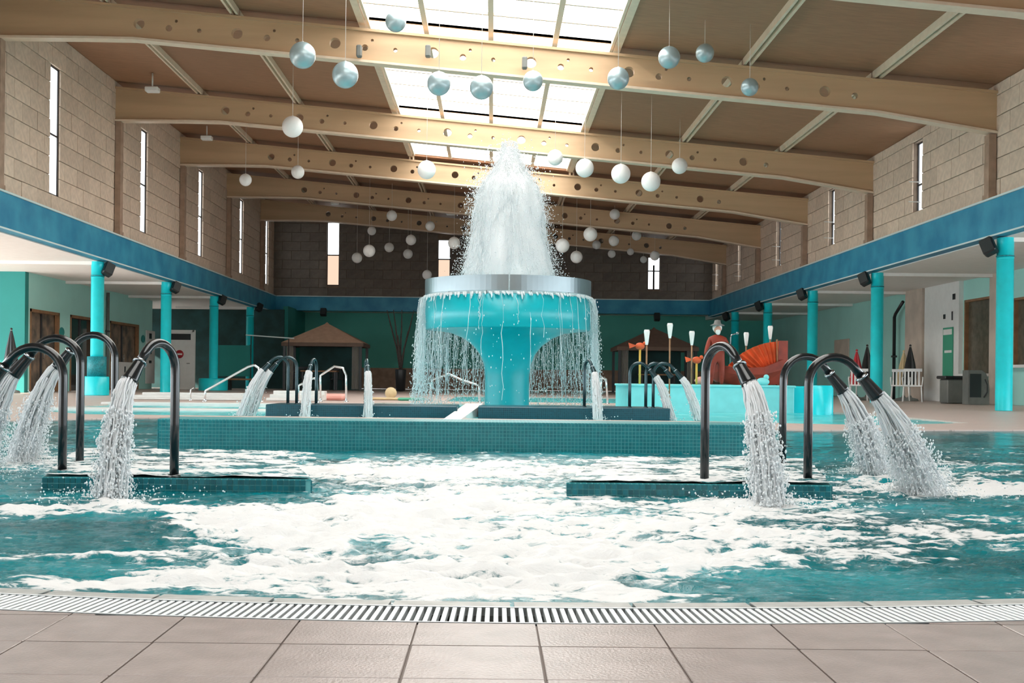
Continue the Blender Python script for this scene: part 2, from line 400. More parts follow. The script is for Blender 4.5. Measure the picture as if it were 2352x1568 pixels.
# ---- main water
def water():
    Ys = [2.60]
    while Ys[-1] < 14.2: Ys.append(Ys[-1]*1.0045+.0)
    Ys = np.array(Ys); nx = 560
    T = np.linspace(-1, 1, nx)
    W = np.minimum(7.5, .72*Ys+.9)
    X = T[None,:]*W[:,None]; Y = np.repeat(Ys[:,None], nx, 1)
    # image place of every point: used once to lay out where the foam drifts on the pool
    U = X*F/Y; V = (-.03-H)*F/Y
    c, s_ = math.cos(RO), math.sin(RO); PX = CX+U*c+V*s_; PY = CY-(-U*s_+V*c)
    blobs = [(1500,1270,360,90,.20),(1950,1250,420,50,.18),(2250,1130,200,14,.2),(1560,1290,160,22,.22),(2050,1300,220,14,.22),(2300,1190,140,12,.3),(1750,1170,300,16,.25),(60,1240,200,10,.3),(180,1285,260,7,.35),(760,1240,420,70,.62),(1000,1160,330,50,.6),(950,1085,560,26,.50),(700,1330,420,38,.45),(1250,1300,300,70,.42),(1120,1370,500,26,.35),
             (1550,1200,260,36,.30),(1720,1160,120,26,.5),(1750,1070,90,30,.35),(2080,1125,200,30,.40),(1780,1230,180,26,.28),(2250,1230,200,22,.30),(2330,1130,160,14,.32),(2150,1090,200,40,.3),
             (290,1165,170,20,.45),(60,1180,160,14,.3),(60,1050,90,28,.38),(450,1060,170,26,.4),(300,1090,120,30,.25),(180,1350,330,16,.42),(500,1200,200,40,.2),
             (560,970,120,14,.5),(1620,985,120,14,.4),(2000,970,160,14,.25),
             (170,1235,220,34,-.45),(230,1310,170,16,-.35),(100,1120,190,20,-.15),(850,1258,50,22,-.55),(1000,1245,140,8,-.30),(1180,1195,160,5,-.34),(930,1292,60,6,-.5),
             (1700,1335,240,30,-.10),(1960,1352,420,26,-.2),(1850,1180,60,10,-.2),(2250,1180,200,10,-.2),(2150,1010,260,26,-.2),(1830,1030,120,30,-.15),(500,1150,180,14,-.3)]
    D = np.full(X.shape, .17)
    for bx, by, sx, sy, am in blobs: D += am*np.exp(-((PX-bx)/sx)**2-((PY-by)/sy)**2)
    f1 = fbm(X*2.2+9, Y*2.6+3, 4); f2 = fbm(X*6+2, Y*15+30, 4); f3 = fbm(X*22, Y*46, 3)
    foam = D+(f1-.5)*.7+(f2-.5)*.65+(f3-.5)*.45
    calm = 1/(1+np.exp((Y-9.6)*2)); edge = np.clip((np.hypot(X-PC[0], Y-PC[1])-(RWI-.35))/-.0+0, 0, 1)*0
    rim = np.clip((RWI-np.hypot(X-PC[0], Y-PC[1]))/.45, 0, 1)
    amp = (.006+.035*np.clip(D, 0, .8))*(.3+.7*calm)*(.15+.85*rim)
    rid = 1-np.abs(2*fbm(X*3.0+40, Y*7.5, 4)-1)
    Z = -.020+amp*((rid-.75)*1.5+(f2-.5)*1.3+(f3-.5)*1.0)
    Z += .012*np.exp(-((PY-1052)/14)**2)*(1+2.2*(fbm(X*3.3+70, Y*.5, 3)-.35))*(np.abs(PX-1000)<680)
    Z = np.minimum(Z, -.004+.05*rim)
    inside = (np.hypot(X-PC[0], Y-PC[1]) < RWI-.02) | (Y > PC[1])
    ny = len(Ys)
    me = bpy.data.meshes.new('pool_water')
    co = np.stack([X, Y, Z], -1).reshape(-1, 3)
    i, j = np.meshgrid(np.arange(ny-1), np.arange(nx-1), indexing='ij')
    a = (i*nx+j); quad = np.stack([a, a+1, a+nx+1, a+nx], -1).reshape(-1, 4)
    ins = inside.reshape(-1)[quad].all(1) & (np.abs(co[:,0])[quad] < 7.35).all(1)
    quad = quad[ins]
    me.vertices.add(len(co)); me.vertices.foreach_set('co', co.ravel())
    me.loops.add(quad.size); me.loops.foreach_set('vertex_index', quad.ravel().astype(np.int32))
    me.polygons.add(len(quad)); me.polygons.foreach_set('loop_start', (np.arange(len(quad))*4).astype(np.int32))
    me.polygons.foreach_set('use_smooth', np.ones(len(quad), bool)); me.update(calc_edges=True)
    at_ = me.attributes.new('foam', 'FLOAT', 'POINT'); at_.data.foreach_set('value', foam.reshape(-1).astype(np.float32))
    me.materials.append(M['water']); me.validate()
    link('pool_water', me, label='churning turquoise pool water streaked with white foam', cat='water', kind='stuff')
water()
def plain_water(name, x0, x1, y0, y1, z, label):
    nx, ny = int((x1-x0)/.06), int((y1-y0)/.08)
    xs = np.linspace(x0, x1, nx); ys = np.linspace(y0, y1, ny); X, Y = np.meshgrid(xs, ys)
    Z = z+.03*(fbm(X*2, Y*3, 3)-.5)
    mb = MB(); mb.v = [tuple(p) for p in np.stack([X, Y, Z], -1).reshape(-1, 3)]
    mb.f = [(i*nx+j, i*nx+j+1, (i+1)*nx+j+1, (i+1)*nx+j) for i in range(ny-1) for j in range(nx-1)]; mb.sm = [True]*len(mb.f)
    mb.build(name, 'water_far', label=label, cat='water', kind='stuff')
plain_water('basin_water', -6.8, 6.3, 14.3, 24.0, -.03, 'bright cyan water of the basin around the mushroom fountain')
plain_water('back_basin_water', -1.0, 4.6, 26.2, 34.0, -.03, 'thin strip of cyan water in the farthest basin')

# ---- side walls above the aisles: coursed blocks with slit windows
def block_wall(name, side, wins, wz, label):
    X = side*XW; zt = zceil(X)-.0; cz, cy = .40, .80
    back = MB(); th = .35
    xa, xb = (X-th, X) if side < 0 else (X, X+th)
    y = 8.0
    for wy in wins+[None]:
        if wy is None: back.box((xa, y, ZF), (xb, YF+.35, zt)); break
        back.box((xa, y, ZF), (xb, wy-.3, zt)); back.box((xa, wy-.3, ZF), (xb, wy+.3, wz[0])); back.box((xa, wy-.3, wz[1]), (xb, wy+.3, zt)); y = wy+.3
    root = back.build(name, 'mortar', kind='structure', label=label)
    cache = {}; cells = []
    rows = int((zt-ZF)/cz+.99)
    for r in range(rows):
        z0 = ZF+r*cz; z1 = min(z0+cz, zt)
        if z1-z0 < .08: continue
        k0 = 8.0-(cy/2 if r % 2 else 0); y0 = k0
        while y0 < YF:
            segs = [(max(y0, 8.0), min(y0+cy, YF))]
            for wy in wins:
                if z0 < wz[1]-.01 and z1 > wz[0]+.01:
                    ns = []
                    for a, b in segs:
                        if b <= wy-.3 or a >= wy+.3: ns.append((a, b))
                        else:
                            if a < wy-.3: ns.append((a, wy-.3))
                            if b > wy+.3: ns.append((wy+.3, b))
                    segs = ns
            for a, b in segs:
                if b-a > .06: cells.append((a, b, z0, z1))
            y0 += cy
    cells.sort(key=lambda c: (c[0] < 21.0, c[0]))
    rest = MB(); j = .014
    for n, (a, b, z0, z1) in enumerate(cells):
        pr = .022+.014*random.random()
        if n < 300:
            key = (round(b-a, 3), round(z1-z0, 3))
            if key not in cache:
                hy, hz = (b-a)/2-j/2, (z1-z0)/2-j/2
                cache[key] = MB().bbox((-.06, -hy, -hz), (.0, hy, hz), .006).mesh('block', 'block') if side < 0 else MB().bbox((0, -hy, -hz), (.06, hy, hz), .006).mesh('block', 'block')
            link('block', cache[key], root, (X+(-side)*pr, (a+b)/2, (z0+z1)/2))
        else:
            d = X-side*pr; rest.box((min(d, d+side*.05), a+j/2, z0+j/2), (max(d, d+side*.05), b-j/2, z1-j/2))
    rest.build('blocks', 'block', root, kind='stuff')
    for i, wy in enumerate(wins):
        wn = empty('window_%d' % (i+1 if side < 0 else i+11), (X, wy, 0), kind='structure', label='tall slit window in the %s block wall' % ('left' if side < 0 else 'right'))
        fr = MB(); d0, d1 = (-.07, -.02) if side < 0 else (.09, .16); t = .035
        za, zb = wz
        fr.box((d0, -.3, za), (d1, -.3+t, zb)); fr.box((d0, .3-t, za), (d1, .3, zb)); fr.box((d0, -.3, za), (d1, .3, za+t)); fr.box((d0, -.3, zb-t), (d1, .3, zb))
        zm = za+(zb-za)*.47 if side < 0 else za+.62
        fr.box((d0, -.3, zm-.02), (d1, .3, zm+.02)); fr.build('frame', 'frame_dk', wn)
        for p0, p1 in ((za+t, zm-.02), (zm+.02, zb-t)):
            MB().box((-.05, -.3+t, p0), (-.04, .3-t, p1)).build('pane', 'winpane', wn) if side < 0 else MB().box((.12, -.3+t, p0), (.13, .3-t, p1)).build('pane', 'winpane', wn)
        if side > 0:
            for zz in (zm+.0, zm-.45):
                MB().tube([(-.02, -.2, zz), (-.28, -.2, zz+.01)], .012, 6).build('opener_arm', 'white', wn)
    return root
WL = [19.4, 25.8, 32.4, 38.7, 45.0, 50.1]; WR = [20.2, 26.8, 33.6, 39.8, 46.0, 50.6]
block_wall('wall_left', -1, WL, (4.40, 7.20), 'left upper wall of beige blocks')
block_wall('wall_right', 1, WR, (4.40, 5.98), 'right upper wall of beige blocks')

# far wall upper
def far_wall():
    wins = [at(765, 600, YF), at(1020, 600, YF), at(1502, 620, YF)]
    spec = [(wins[0].x, at(765,655,YF).z, at(765,510,YF).z, .27), (wins[1].x, at(1020,655,YF).z, at(1020,550,YF).z, .27), (wins[2].x, at(1502,665,YF).z, at(1502,590,YF).z, .27)]
    back = MB(); x = -XW
    for wx, z0, z1, hw in spec:
        back.box((x, YF, ZF), (wx-hw, YF+.3, 8.0)); back.box((wx-hw, YF, ZF), (wx+hw, YF+.3, z0)); back.box((wx-hw, YF, z1), (wx+hw, YF+.3, 8.0)); x = wx+hw
    back.box((x, YF, ZF), (XW, YF+.3, 8.0))
    root = back.build('wall_far', 'mortar', kind='structure', label='dark far wall of blocks')
    cz, cx = .40, .80; cache = {}; rest = MB(); n = 0
    for r in range(10):
        z0 = ZF+r*cz; x0 = -XW-(cx/2 if r % 2 else 0)
        while x0 < XW:
            segs = [(max(x0, -XW), min(x0+cx, XW))]; z1 = z0+cz
            for wx, a, b, hw in spec:
                if z0 < b-.12 and z1 > a+.12:
                    segs = [s2 for s in segs for s2 in (([s] if (s[1] <= wx-hw or s[0] >= wx+hw) else [(s[0], wx-hw)]*(s[0] < wx-hw)+[(wx+hw, s[1])]*(s[1] > wx+hw)))]
            for a, b in segs:
                zt = min(z1, zceil((a+b)/2)-.02)
                for wx, wa, wb, hw in spec:
                    pass
                if b-a < .05 or zt-z0 < .05: continue
                key = (round(b-a, 3), round(zt-z0, 3))
                if key not in cache: cache[key] = MB().bbox((-(b-a)/2+.007, -.04, -(zt-z0)/2+.007), ((b-a)/2-.007, 0, (zt-z0)/2-.007), .006).mesh('block', 'block_far_shaded')
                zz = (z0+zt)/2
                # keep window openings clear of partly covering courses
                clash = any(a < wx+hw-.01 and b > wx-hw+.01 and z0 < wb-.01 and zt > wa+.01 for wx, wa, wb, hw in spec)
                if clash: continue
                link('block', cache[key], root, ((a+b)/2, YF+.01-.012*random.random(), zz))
            x0 += cx
    for i, (wx, z0, z1, hw) in enumerate(spec):
        wn = empty('window_%d' % (i+21), (wx, YF, 0), kind='structure', label='tall window in the dark far wall')
        t = .03; zm = z0+(z1-z0)*(.48 if i == 0 else .57)
        fr = MB().box((-hw, .05, z0), (-hw+t, .12, z1)).box((hw-t, .05, z0), (hw, .12, z1)).box((-hw, .05, z0), (hw, .12, z0+t)).box((-hw, .05, z1-t), (hw, .12, z1)).box((-hw, .05, zm-.025), (hw, .12, zm+.025))
        if i == 2: fr.box((-.04, .04, z0), (.04, .13, z0+(z1-z0)*.75))
        fr.build('frame', 'frame_dk', wn)
        MB().box((-hw+t, .08, zm+.025), (hw-t, .09, z1-t)).build('pane', 'winpane', wn)
        MB().box((-hw+t, .08, z0+t), (hw-t, .09, zm-.025)).build('pane', 'winpane_warm' if i < 2 else 'winpane', wn)
far_wall()
MB().box((-XW-.35, -8.3, 0), (XW+.35, -8, 8.2)).build('wall_near', 'beige', kind='structure', label='end wall behind the viewer')
for sd in (-1, 1):
    x0, x1 = sorted((sd*XW, sd*(XW+.35)))
    MB().box((x0, -8, ZF), (x1, 8, zceil(sd*XW)+.1)).build('wall_side_rear', 'block', kind='structure', label='side wall beside the viewer')

# fascia bands
def fascia():
    for side, nm in ((-1, 'left'), (1, 'right')):
        x0, x1 = sorted((side*(XW-.15), side*(XW+.45)))
        f = MB().box((x0, -8, ZS), (x1, YF+.2, ZF)).build('trim_%d' % (1 if side < 0 else 2), 'fascia', kind='structure', label='blue mottled fascia band along the %s side' % nm)
        xa, xb = sorted((side*(XW-.19), side*(XW+.02)))
        MB().box((xa, 6, ZF), (xb, YF+.2, ZF+.035)).build('ledge', 'ledge', f)
        xa, xb = sorted((side*(XW-.165), side*(XW-.15)))
        MB().box((xa, 6, ZS), (xb, YF+.2, ZS+.03)).build('drip_edge', 'ledge', f)
    f = MB().box((-XW, YF-.15, ZS+.1), (XW, YF+.4, ZF)).build('trim_3', 'fascia', kind='structure', label='dark blue fascia band under the far wall')
    MB().box((-XW, YF-.19, ZF), (XW, YF, ZF+.035)).build('ledge', 'ledge', f)
fascia()
# soffits over the aisles (with cross ribs at each column), upper roof of aisle
for side, nm in ((-1, 'left'), (1, 'right')):
    x0, x1 = sorted((side*(XW+.1), side*17))
    s = MB().box((x0, -8, ZS-.02), (x1, 56, ZS+.15)).build('ceiling_aisle_%s' % nm, 'soffit', kind='structure', label='white ceiling over the %s aisle' % nm)
MB().box((-17, YF+.2, ZS+.15), (17, 56.3, ZS+.3)).build('ceiling_aisle_far', 'soffit', kind='structure', label='ceiling behind the far band')

# aisle walls
def left_aisle():
    y = [32.5, 34.7, 35.6, 37.9, 39.3, 42.5]
    h = [2.30, 2.30, 2.1]
    mb = MB(); xs = (-XB-.25, -XB); ya = 32.4
    for a, b, hh in ((y[0], y[1], 2.28), (y[2], y[3], 2.28), (y[4], y[5], 2.28)):
        if a > ya: mb.box((xs[0], ya, 0), (xs[1], a, ZS))
        mb.box((xs[0], a, hh), (xs[1], b, ZS)); ya = b
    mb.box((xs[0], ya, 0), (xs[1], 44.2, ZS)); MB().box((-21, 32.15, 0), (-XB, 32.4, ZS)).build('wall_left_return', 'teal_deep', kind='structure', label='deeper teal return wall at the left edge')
    root = mb.build('wall_left_aisle', 'teal_wall', kind='structure', label='pale teal wall of the left aisle')
    for i, (a, b) in enumerate(((y[0], y[1]), (y[2], y[3]), (y[4], y[5]))):
        d = empty('door_%d' % (i+1), (-XB, (a+b)/2, 0), kind='structure', label='dark brown framed doorway in the left aisle wall')
        hw = (b-a)/2
        MB().box((-.2, -hw, 0), (-.12, hw, 2.28)).build('glazed_leaf', ['stonepic', 'glassdk', 'stonepic'][i], d)
        MB().box((-.1, -hw, 0), (.02, -hw+.08, 2.3)).box((-.1, hw-.08, 0), (.02, hw, 2.3)).box((-.1, -hw, 2.22), (.02, hw, 2.3)).build('door_frame', 'wood', d)
        MB().box((-.12, -.05, 0), (-.09, .05, 2.2)).build('mullion', 'frame_dk', d)
        MB().tube([(-.08, .1, .95), (-.05, .1, .95), (-.05, .1, 1.2), (-.08, .1, 1.2)], .012, 6).build('door_handle', 'steel', d)
        if i == 2:
            MB().box((-.118, -hw+.1, .05), (-.06, hw-.25, .95)).build('lower_panel', 'white', d)
            MB().box((-.06, .2, .55), (-.05, .32, .8)).build('pictogram', 'black', d)
    # dark recess behind
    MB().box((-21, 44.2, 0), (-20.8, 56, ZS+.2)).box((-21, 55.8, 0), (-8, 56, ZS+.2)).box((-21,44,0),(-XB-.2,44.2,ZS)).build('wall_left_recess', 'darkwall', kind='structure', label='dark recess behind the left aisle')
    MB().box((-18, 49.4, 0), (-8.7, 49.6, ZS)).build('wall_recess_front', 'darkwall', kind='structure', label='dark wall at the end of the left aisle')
left_aisle()
def right_aisle():
    X = XB
    mb = MB().box((X, 35.9, 0), (X+.25, 54.3, ZS+.15)); mb.box((X, 31.9, 0), (X+.25, 34.6, ZS))
    mb.box((X, 30.0, 0), (X+.25, 31.9, .75)).box((X, 30.0, 2.75), (X+.25, 31.9, ZS))
    mb.box((X, 21, 0), (X+.25, 28.9, .95)).box((X, 21, 2.6), (X+.25, 28.9, ZS)).box((X, 28.9, 0), (X+.25, 30.0, ZS))
    mb.build('wall_right_aisle', 'teal_wall', kind='structure', label='pale teal wall of the right aisle')
    MB().box((X-.18, 34.55, 0), (X+.05, 35.95, ZS)).build('trim_11', 'beige', kind='structure', label='beige pilaster in the right aisle wall')
    MB().box((X-.12, 31.95, 0), (X+.02, 34.5, ZS)).build('trim_12', 'white', kind='structure', label='white wall panel beside the pilaster')
    MB().box((X-.1, 29.3, 0), (X+.02, 30.05, ZS)).build('trim_13', 'beige', kind='structure', label='beige jamb behind the nearest right column')
    for i, (a, b, z0, z1) in enumerate(((30.05, 31.9, .75, 2.75), (21, 28.9, .95, 2.6))):
        wn = empty('window_%d' % (31+i), (X, (a+b)/2, 0), kind='structure', label='dark tinted window of the right aisle'); hw = (b-a)/2
        MB().box((.1, -hw, z0), (.12, hw, z1)).build('pane', 'olive', wn)
        MB().box((.0, -hw, z0), (.13, -hw+.06, z1)).box((.0, hw-.06, z0), (.13, hw, z1)).box((.0, -hw, z1-.06), (.13, hw, z1)).build('frame', 'wood', wn)
        MB().box((-.2, -hw, z0-.05), (.13, hw, z0+.02)).build('sill', 'white', wn)
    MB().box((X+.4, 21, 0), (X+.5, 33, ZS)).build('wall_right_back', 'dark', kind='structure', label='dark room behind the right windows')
right_aisle()
# far recess wall under the band
fr_ = MB().box((-8.6, 54.0, .95), (13, 54.2, ZS+.2)).build('wall_recess', 'green_wall', kind='structure', label='green wall under the far fascia')
MB().box((-8.6, 53.97, 0), (13, 54.2, .95)).build('baseboard_far', 'dado', kind='structure', label='brown dado along the far wall')
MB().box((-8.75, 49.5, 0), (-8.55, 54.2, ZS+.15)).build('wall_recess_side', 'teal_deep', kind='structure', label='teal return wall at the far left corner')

# ---- ceiling: wood panels between beams and purlins, skylight over the middle
purX = [-XW-.1, -7.45, -4.98, -2.53, 2.37, 4.80, 7.28, XW+.1]
bays = [-8, -2.1, 4.1]+BEAM_Y+[YF+.3]
ceil = MB()
for a, b in ((-XW-.4, -2.55), (2.4, XW+.4)):
    vs = [(a, -8, zceil(a)+.1), (b, -8, zceil(b)+.1), (b, 52.2, zceil(b)+.1), (a, 52.2, zceil(a)+.1)]
    ceil.add(vs+[(x, y, z+.15) for x, y, z in vs], [(0,3,2,1),(4,5,6,7),(0,1,5,4),(1,2,6,5),(2,3,7,6),(3,0,4,7)])
a, b = -2.6, 2.45
vs = [(a, 36.15, zceil(a)+.1), (b, 36.15, zceil(b)+.1), (b, 52.2, zceil(b)+.1), (a, 52.2, zceil(a)+.1)]
ceil.add(vs+[(x, y, z+.15) for x, y, z in vs], [(0,3,2,1),(4,5,6,7),(0,1,5,4),(1,2,6,5),(2,3,7,6),(3,0,4,7)])
vs = [(a, -8, zceil(a)+.1), (b, -8, zceil(b)+.1), (b, -2.1, zceil(b)+.1), (a, -2.1, zceil(a)+.1)]
ceil.add(vs+[(x, y, z+.15) for x, y, z in vs], [(0,3,2,1),(4,5,6,7),(0,1,5,4),(1,2,6,5),(2,3,7,6),(3,0,4,7)])
ceiling = ceil.build('ceiling', 'roofdark', kind='structure', label='sloping wood panelled roof')
def slab(x0, x1, y0, y1, off, th):
    vs = [(x0,y0,zceil(x0)+off),(x1,y0,zceil(x1)+off),(x1,y1,zceil(x1)+off),(x0,y1,zceil(x0)+off)]
    return MB().add(vs+[(x,y,z+th) for x,y,z in vs], [(0,3,2,1),(4,5,6,7),(0,1,5,4),(1,2,6,5),(2,3,7,6),(3,0,4,7)])
for i in range(len(bays)-1):
    y0, y1 = bays[i], bays[i+1]
    for k in range(7):
        if k == 3 and -3 < y0 < 36: continue
        slab(purX[k]+.01, purX[k+1]-.01, y0+.01, y1-.01, 0, .05).build('ceiling_panel', 'ceil', ceiling)
sky = empty('window_40', kind='structure', label='long glazed skylight down the middle of the roof')
mull = [-2.53, -1.34, -.09, 1.15, 2.37]
for i in range(1, len(bays)-1):  # bays out of view above the viewer are added to brighten the foreground
    y0, y1 = bays[i], bays[i+1]
    if y0 > 36: break
    if y0 < -3: continue
    nrow = 6
    for k in range(4):
        for r in range(nrow):
            a = y0+(y1-y0)*r/nrow; b = y0+(y1-y0)*(r+1)/nrow
            slab(mull[k]+.05, mull[k+1]-.05, a+.022, b-.022, .10, .01).build('pane', 'skypane', sky)
    for k in (1, 2, 3): slab(mull[k]-.05, mull[k]+.05, y0, y1, .0, .16).build('mullion', 'sash', sky)
    for k in (0, 4):
        slab(mull[k]-.10, mull[k]+.03, y0, y1, -.04, .3).build('side_rail', 'purlin', sky)
        slab(mull[k]+.06 if k == 0 else mull[k]-.16, mull[k]+.11 if k == 0 else mull[k]-.11, y0, y1, -.02, .2).build('side_rail', 'purlin', sky)
    for r in range(nrow+1):
        yy = y0+(y1-y0)*r/nrow
        slab(mull[0], mull[4], yy-.028, yy+.028, .05, .08).build('glazing_bar', 'sash', sky)
# purlins
ORD = ['first', 'second', 'third', 'fourth', 'fifth', 'sixth', 'seventh', 'eighth']
pl_names = {-7.45: 'nearest the left wall', -4.98: 'second from the left wall', 4.80: 'right of the skylight', 7.28: 'nearest the right wall'}
for i in range(2, len(bays)-1):
    y0, y1 = bays[i], bays[i+1]
    for x in (-7.45, -4.98, -2.53, 2.37, 4.80, 7.28):
        if abs(x) < 3 and y0 < 36: continue
        nm = pl_names.get(x, 'past the skylight %s edge' % ('left' if x < 0 else 'right'))
        bayn = ['over the viewer', 'before the first beam in view', 'in the nearest bay in view', 'between full beams one and two', 'between full beams two and three', 'between full beams three and four', 'between full beams four and five', 'behind full beam five'][i-2]
        e = empty('roof_purlin', (0,0,0), label='paired purlin %s, %s' % (nm, bayn), cat='purlin', group='purlins under the roof panels')
        for d in (-.075, .035): slab(x+d, x+d+.045, y0+.03, y1-.03, -.13, .14).build('rail', 'purlin', e)
        slab(x-.03, x+.035, y0+.03, y1-.03, -.05, .05).build('infill', 'beam', e)

# ---- roof beams with round openings
def beam_mesh():
    cu = bpy.data.curves.new('b', 'CURVE'); cu.dimensions = '2D'; cu.fill_mode = 'BOTH'; cu.extrude = .07
    def poly(pts):
        s = cu.splines.new('POLY'); s.points.add(len(pts)-1); s.use_cyclic_u = True
        for p, q in zip(s.points, pts): p.co = (*q, 0, 1)
    zb = lambda x: ztop(x)-.55
    poly([(-XW, ztop(-XW)), (-XW, ztop(-XW)-.78), (-7.8, ztop(-7.8)-.62), (-6.9, zb(-6.9)), (7.3, zb(7.3)), (XW, ztop(XW)-.72), (XW, ztop(XW))])
    def hole(x, dz, r, n=18): poly([(x+r*math.cos(2*math.pi*k/n), ztop(x)-.275+dz+r*math.sin(2*math.pi*k/n)) for k in range(n)])
    for k in range(8):
        x = -6.8+1.87*k
        hole(x, .0, .105)
        if x+.57 < 7: hole(x+.57, -.03, .062)
        if x+.71 < 7: hole(x+.71, .12, .03, 10)
        if x+1.15 < 7: hole(x+1.15, -.02, .042, 12)
    o = bpy.data.objects.new('b', cu); C.objects.link(o); dg = bpy.context.evaluated_depsgraph_get()
    me = bpy.data.meshes.new_from_object(o.evaluated_get(dg)); bpy.data.objects.remove(o)
    me.materials.clear(); me.materials.append(M['beam'])
    me.transform(Matrix(((1,0,0,0),(0,0,-1,0),(0,1,0,0),(0,0,0,1)))); return me
bm_ = beam_mesh()
# flanges
fl = MB(); pts = [(-XW, .78), (-7.8, .62), (-6.9, .55), (7.3, .55), (XW, .72)]
for (xa, da), (xb, db) in zip(pts, pts[1:]):
    za, zb = ztop(xa)-da, ztop(xb)-db
    fl.add([(xa,-.13,za-.045),(xb,-.13,zb-.045),(xb,.13,zb-.045),(xa,.13,za-.045),(xa,-.13,za),(xb,-.13,zb),(xb,.13,zb),(xa,.13,za)], [(0,3,2,1),(4,5,6,7),(0,1,5,4),(1,2,6,5),(2,3,7,6),(3,0,4,7)])
flm = fl.mesh('bottom_flange', 'flange')
tf = MB(); za, zb = ztop(-XW), ztop(XW)
tf.add([(-XW,-.13,za),(XW,-.13,zb),(XW,.13,zb),(-XW,.13,za),(-XW,-.13,za+.05),(XW,-.13,zb+.05),(XW,.13,zb+.05),(-XW,.13,za+.05)], [(0,3,2,1),(4,5,6,7),(0,1,5,4),(1,2,6,5),(2,3,7,6),(3,0,4,7)])
tfm = tf.mesh('top_flange', 'beam')
blab = ['tan roof beam overhead out of frame', 'tan roof beam clipped by the top edge of the photo, only its pale flange showing', 'nearest full tan roof beam with round holes', 'second full tan roof beam with round holes, behind the nearest', 'third full tan roof beam, at the end of the skylight', 'fourth full tan roof beam, behind the skylight end', 'farthest tan roof beam, in front of the dark far wall']
for i, y in enumerate(BEAM_Y):
    e = empty('roof_beam', (0, y, 0), label=blab[i], cat='roof beam', group='roof beams across the hall')
    link('web', bm_, e); link('bottom_flange', flm, e); link('top_flange', tfm, e)
    for side in (-1, 1):
        x = side*(XW-.115); n = 'left' if side < 0 else 'right'
        zt = ztop(side*XW)-(.83 if side < 0 else .77)
        p = empty('pilaster', (x, y, 0), label='narrow brown pilaster on the %s block wall under the %s roof beam' % (n, ['overhead', 'clipped', 'nearest full', 'second full', 'third full', 'fourth full', 'farthest'][i]), cat='pilaster', group='pilasters under the roof beams')
        MB().box((-.07, -.11, ZF+.036), (.07, .11, zt)).build('shaft', 'wood' if False else 'purl_dk' if 'purl_dk' in M else 'dado', p)
        MB().box((-.085, -.14, ZF+.036), (.085, .14, ZF+.12)).build('foot', 'dado', p)

# ================================================================ THINGS
# ---- columns
def column(px, side, plinth, lab):
    U = px-CX; X = side*(XW-.02+.15); Y = abs(X)*F/abs(U+side*0)
    e = empty('column', (X, Y, 0), label=lab, cat='column', group='turquoise columns')
    r = .155
    MB().lathe([(r, 0), (r, ZS-.42), (r+.004, ZS-.42), (r+.004, ZS-.40), (r, ZS-.40), (r, ZS-.02)], n=32).build('shaft', 'cyan', e)
    MB().lathe([(r+.004, ZS-.38), (r+.012, ZS-.375), (r+.012, ZS-.36), (r+.004, ZS-.355)], n=32).build('joint_ring', 'cyan_dark', e)
    if plinth == 1:
        MB().lathe([(0, .46), (.28, .46), (.3, .44), (.3, 0)], n=32).build('plinth', 'cyan', e)
        MB().lathe([(.22, .95), (.23, .95), (.23, .461), (.22, .461)], n=24).build('mesh_basket', 'cyan_dark', e)
    if plinth == 2: MB().lathe([(0, .42), (.48, .42), (.5, .40), (.5, 0)], n=32).build('plinth', 'cyan', e)
    # ceiling rib behind the column
    return e, X, Y
cols = [(222, -1, 1, 'nearest turquoise column on the left, on a drum plinth'), (380, -1, 0, 'second turquoise column on the left, by the white door'),
        (490, -1, 2, 'third turquoise column on the left, on a wide round plinth'), (573, -1, 0, 'farthest and dimmest turquoise column on the left'),
        (2306, 1, 0, 'nearest turquoise column on the right, at the photo edge'), (2013, 1, 0, 'second turquoise column on the right'), (1865, 1, 0, 'third turquoise column on the right'),
        (1762, 1, 0, 'fourth turquoise column on the right, above the orange sail'), (1687, 1, 0, 'farthest turquoise column on the right, in shade')]
colpos = []
for c in cols:
    e, X, Y = column(*c); colpos.append((X, Y, c[1]))
    s = c[1]; x0, x1 = sorted((X, s*XB))
    b = MB().box((x0, -.1, ZS-.10), (x1, .1, ZS-.02)).build('rib', 'soffit', e); b.location = (-X, 0, 0)
# ---- loudspeakers
splab = [('on the nearest left column',), ('on the second left column',), ('on the third left column',), ('on the farthest left column',), ('on the nearest right column',), ('on the second right column',), ('on the third right column',), ('on the fourth right column',), ('on the farthest right column',)]
sp_px = [(248,619),(403,660),(510,689),(595,706),(2271,567),(1986,641),(1842,676),(1744,703),(1668,727)]
sp_proto = None
def speaker_parts(e):
    c_ = MB().bbox((-.13, -.12, -.17), (.13, .1, .17), .03).build('cabinet', 'black', e)
    MB().bbox((-.11, -.135, -.15), (.11, -.118, .15), .006).build('grille', 'dark', c_)
    MB().tube([(0, .1, 0), (0, .2, 0), (0, .2, .16)], .015, 6).build('bracket', 'frame_dk', e)
for i, (px, py) in enumerate(sp_px):
    X, Y, s = colpos[i]; p = at(px, py, Y); e = empty('loudspeaker', p, label='black loudspeaker '+splab[i][0], cat='speaker', group='loudspeakers around the hall')
    speaker_parts(e); e.rotation_euler = (math.radians(-18), math.radians(-25*s), math.radians(35*s)*-1)
    e.scale = (.95,)*3
for px, py, l in ((743,717,'on the far blue band above the left pavilion'), (1509,728,'on the far blue band above the right pavilion')):
    e = empty('loudspeaker', at(px, py, 51.41), label='small black loudspeaker '+l, cat='speaker', group='loudspeakers around the hall'); speaker_parts(e); e.rotation_euler = (math.radians(-20), 0, 0)

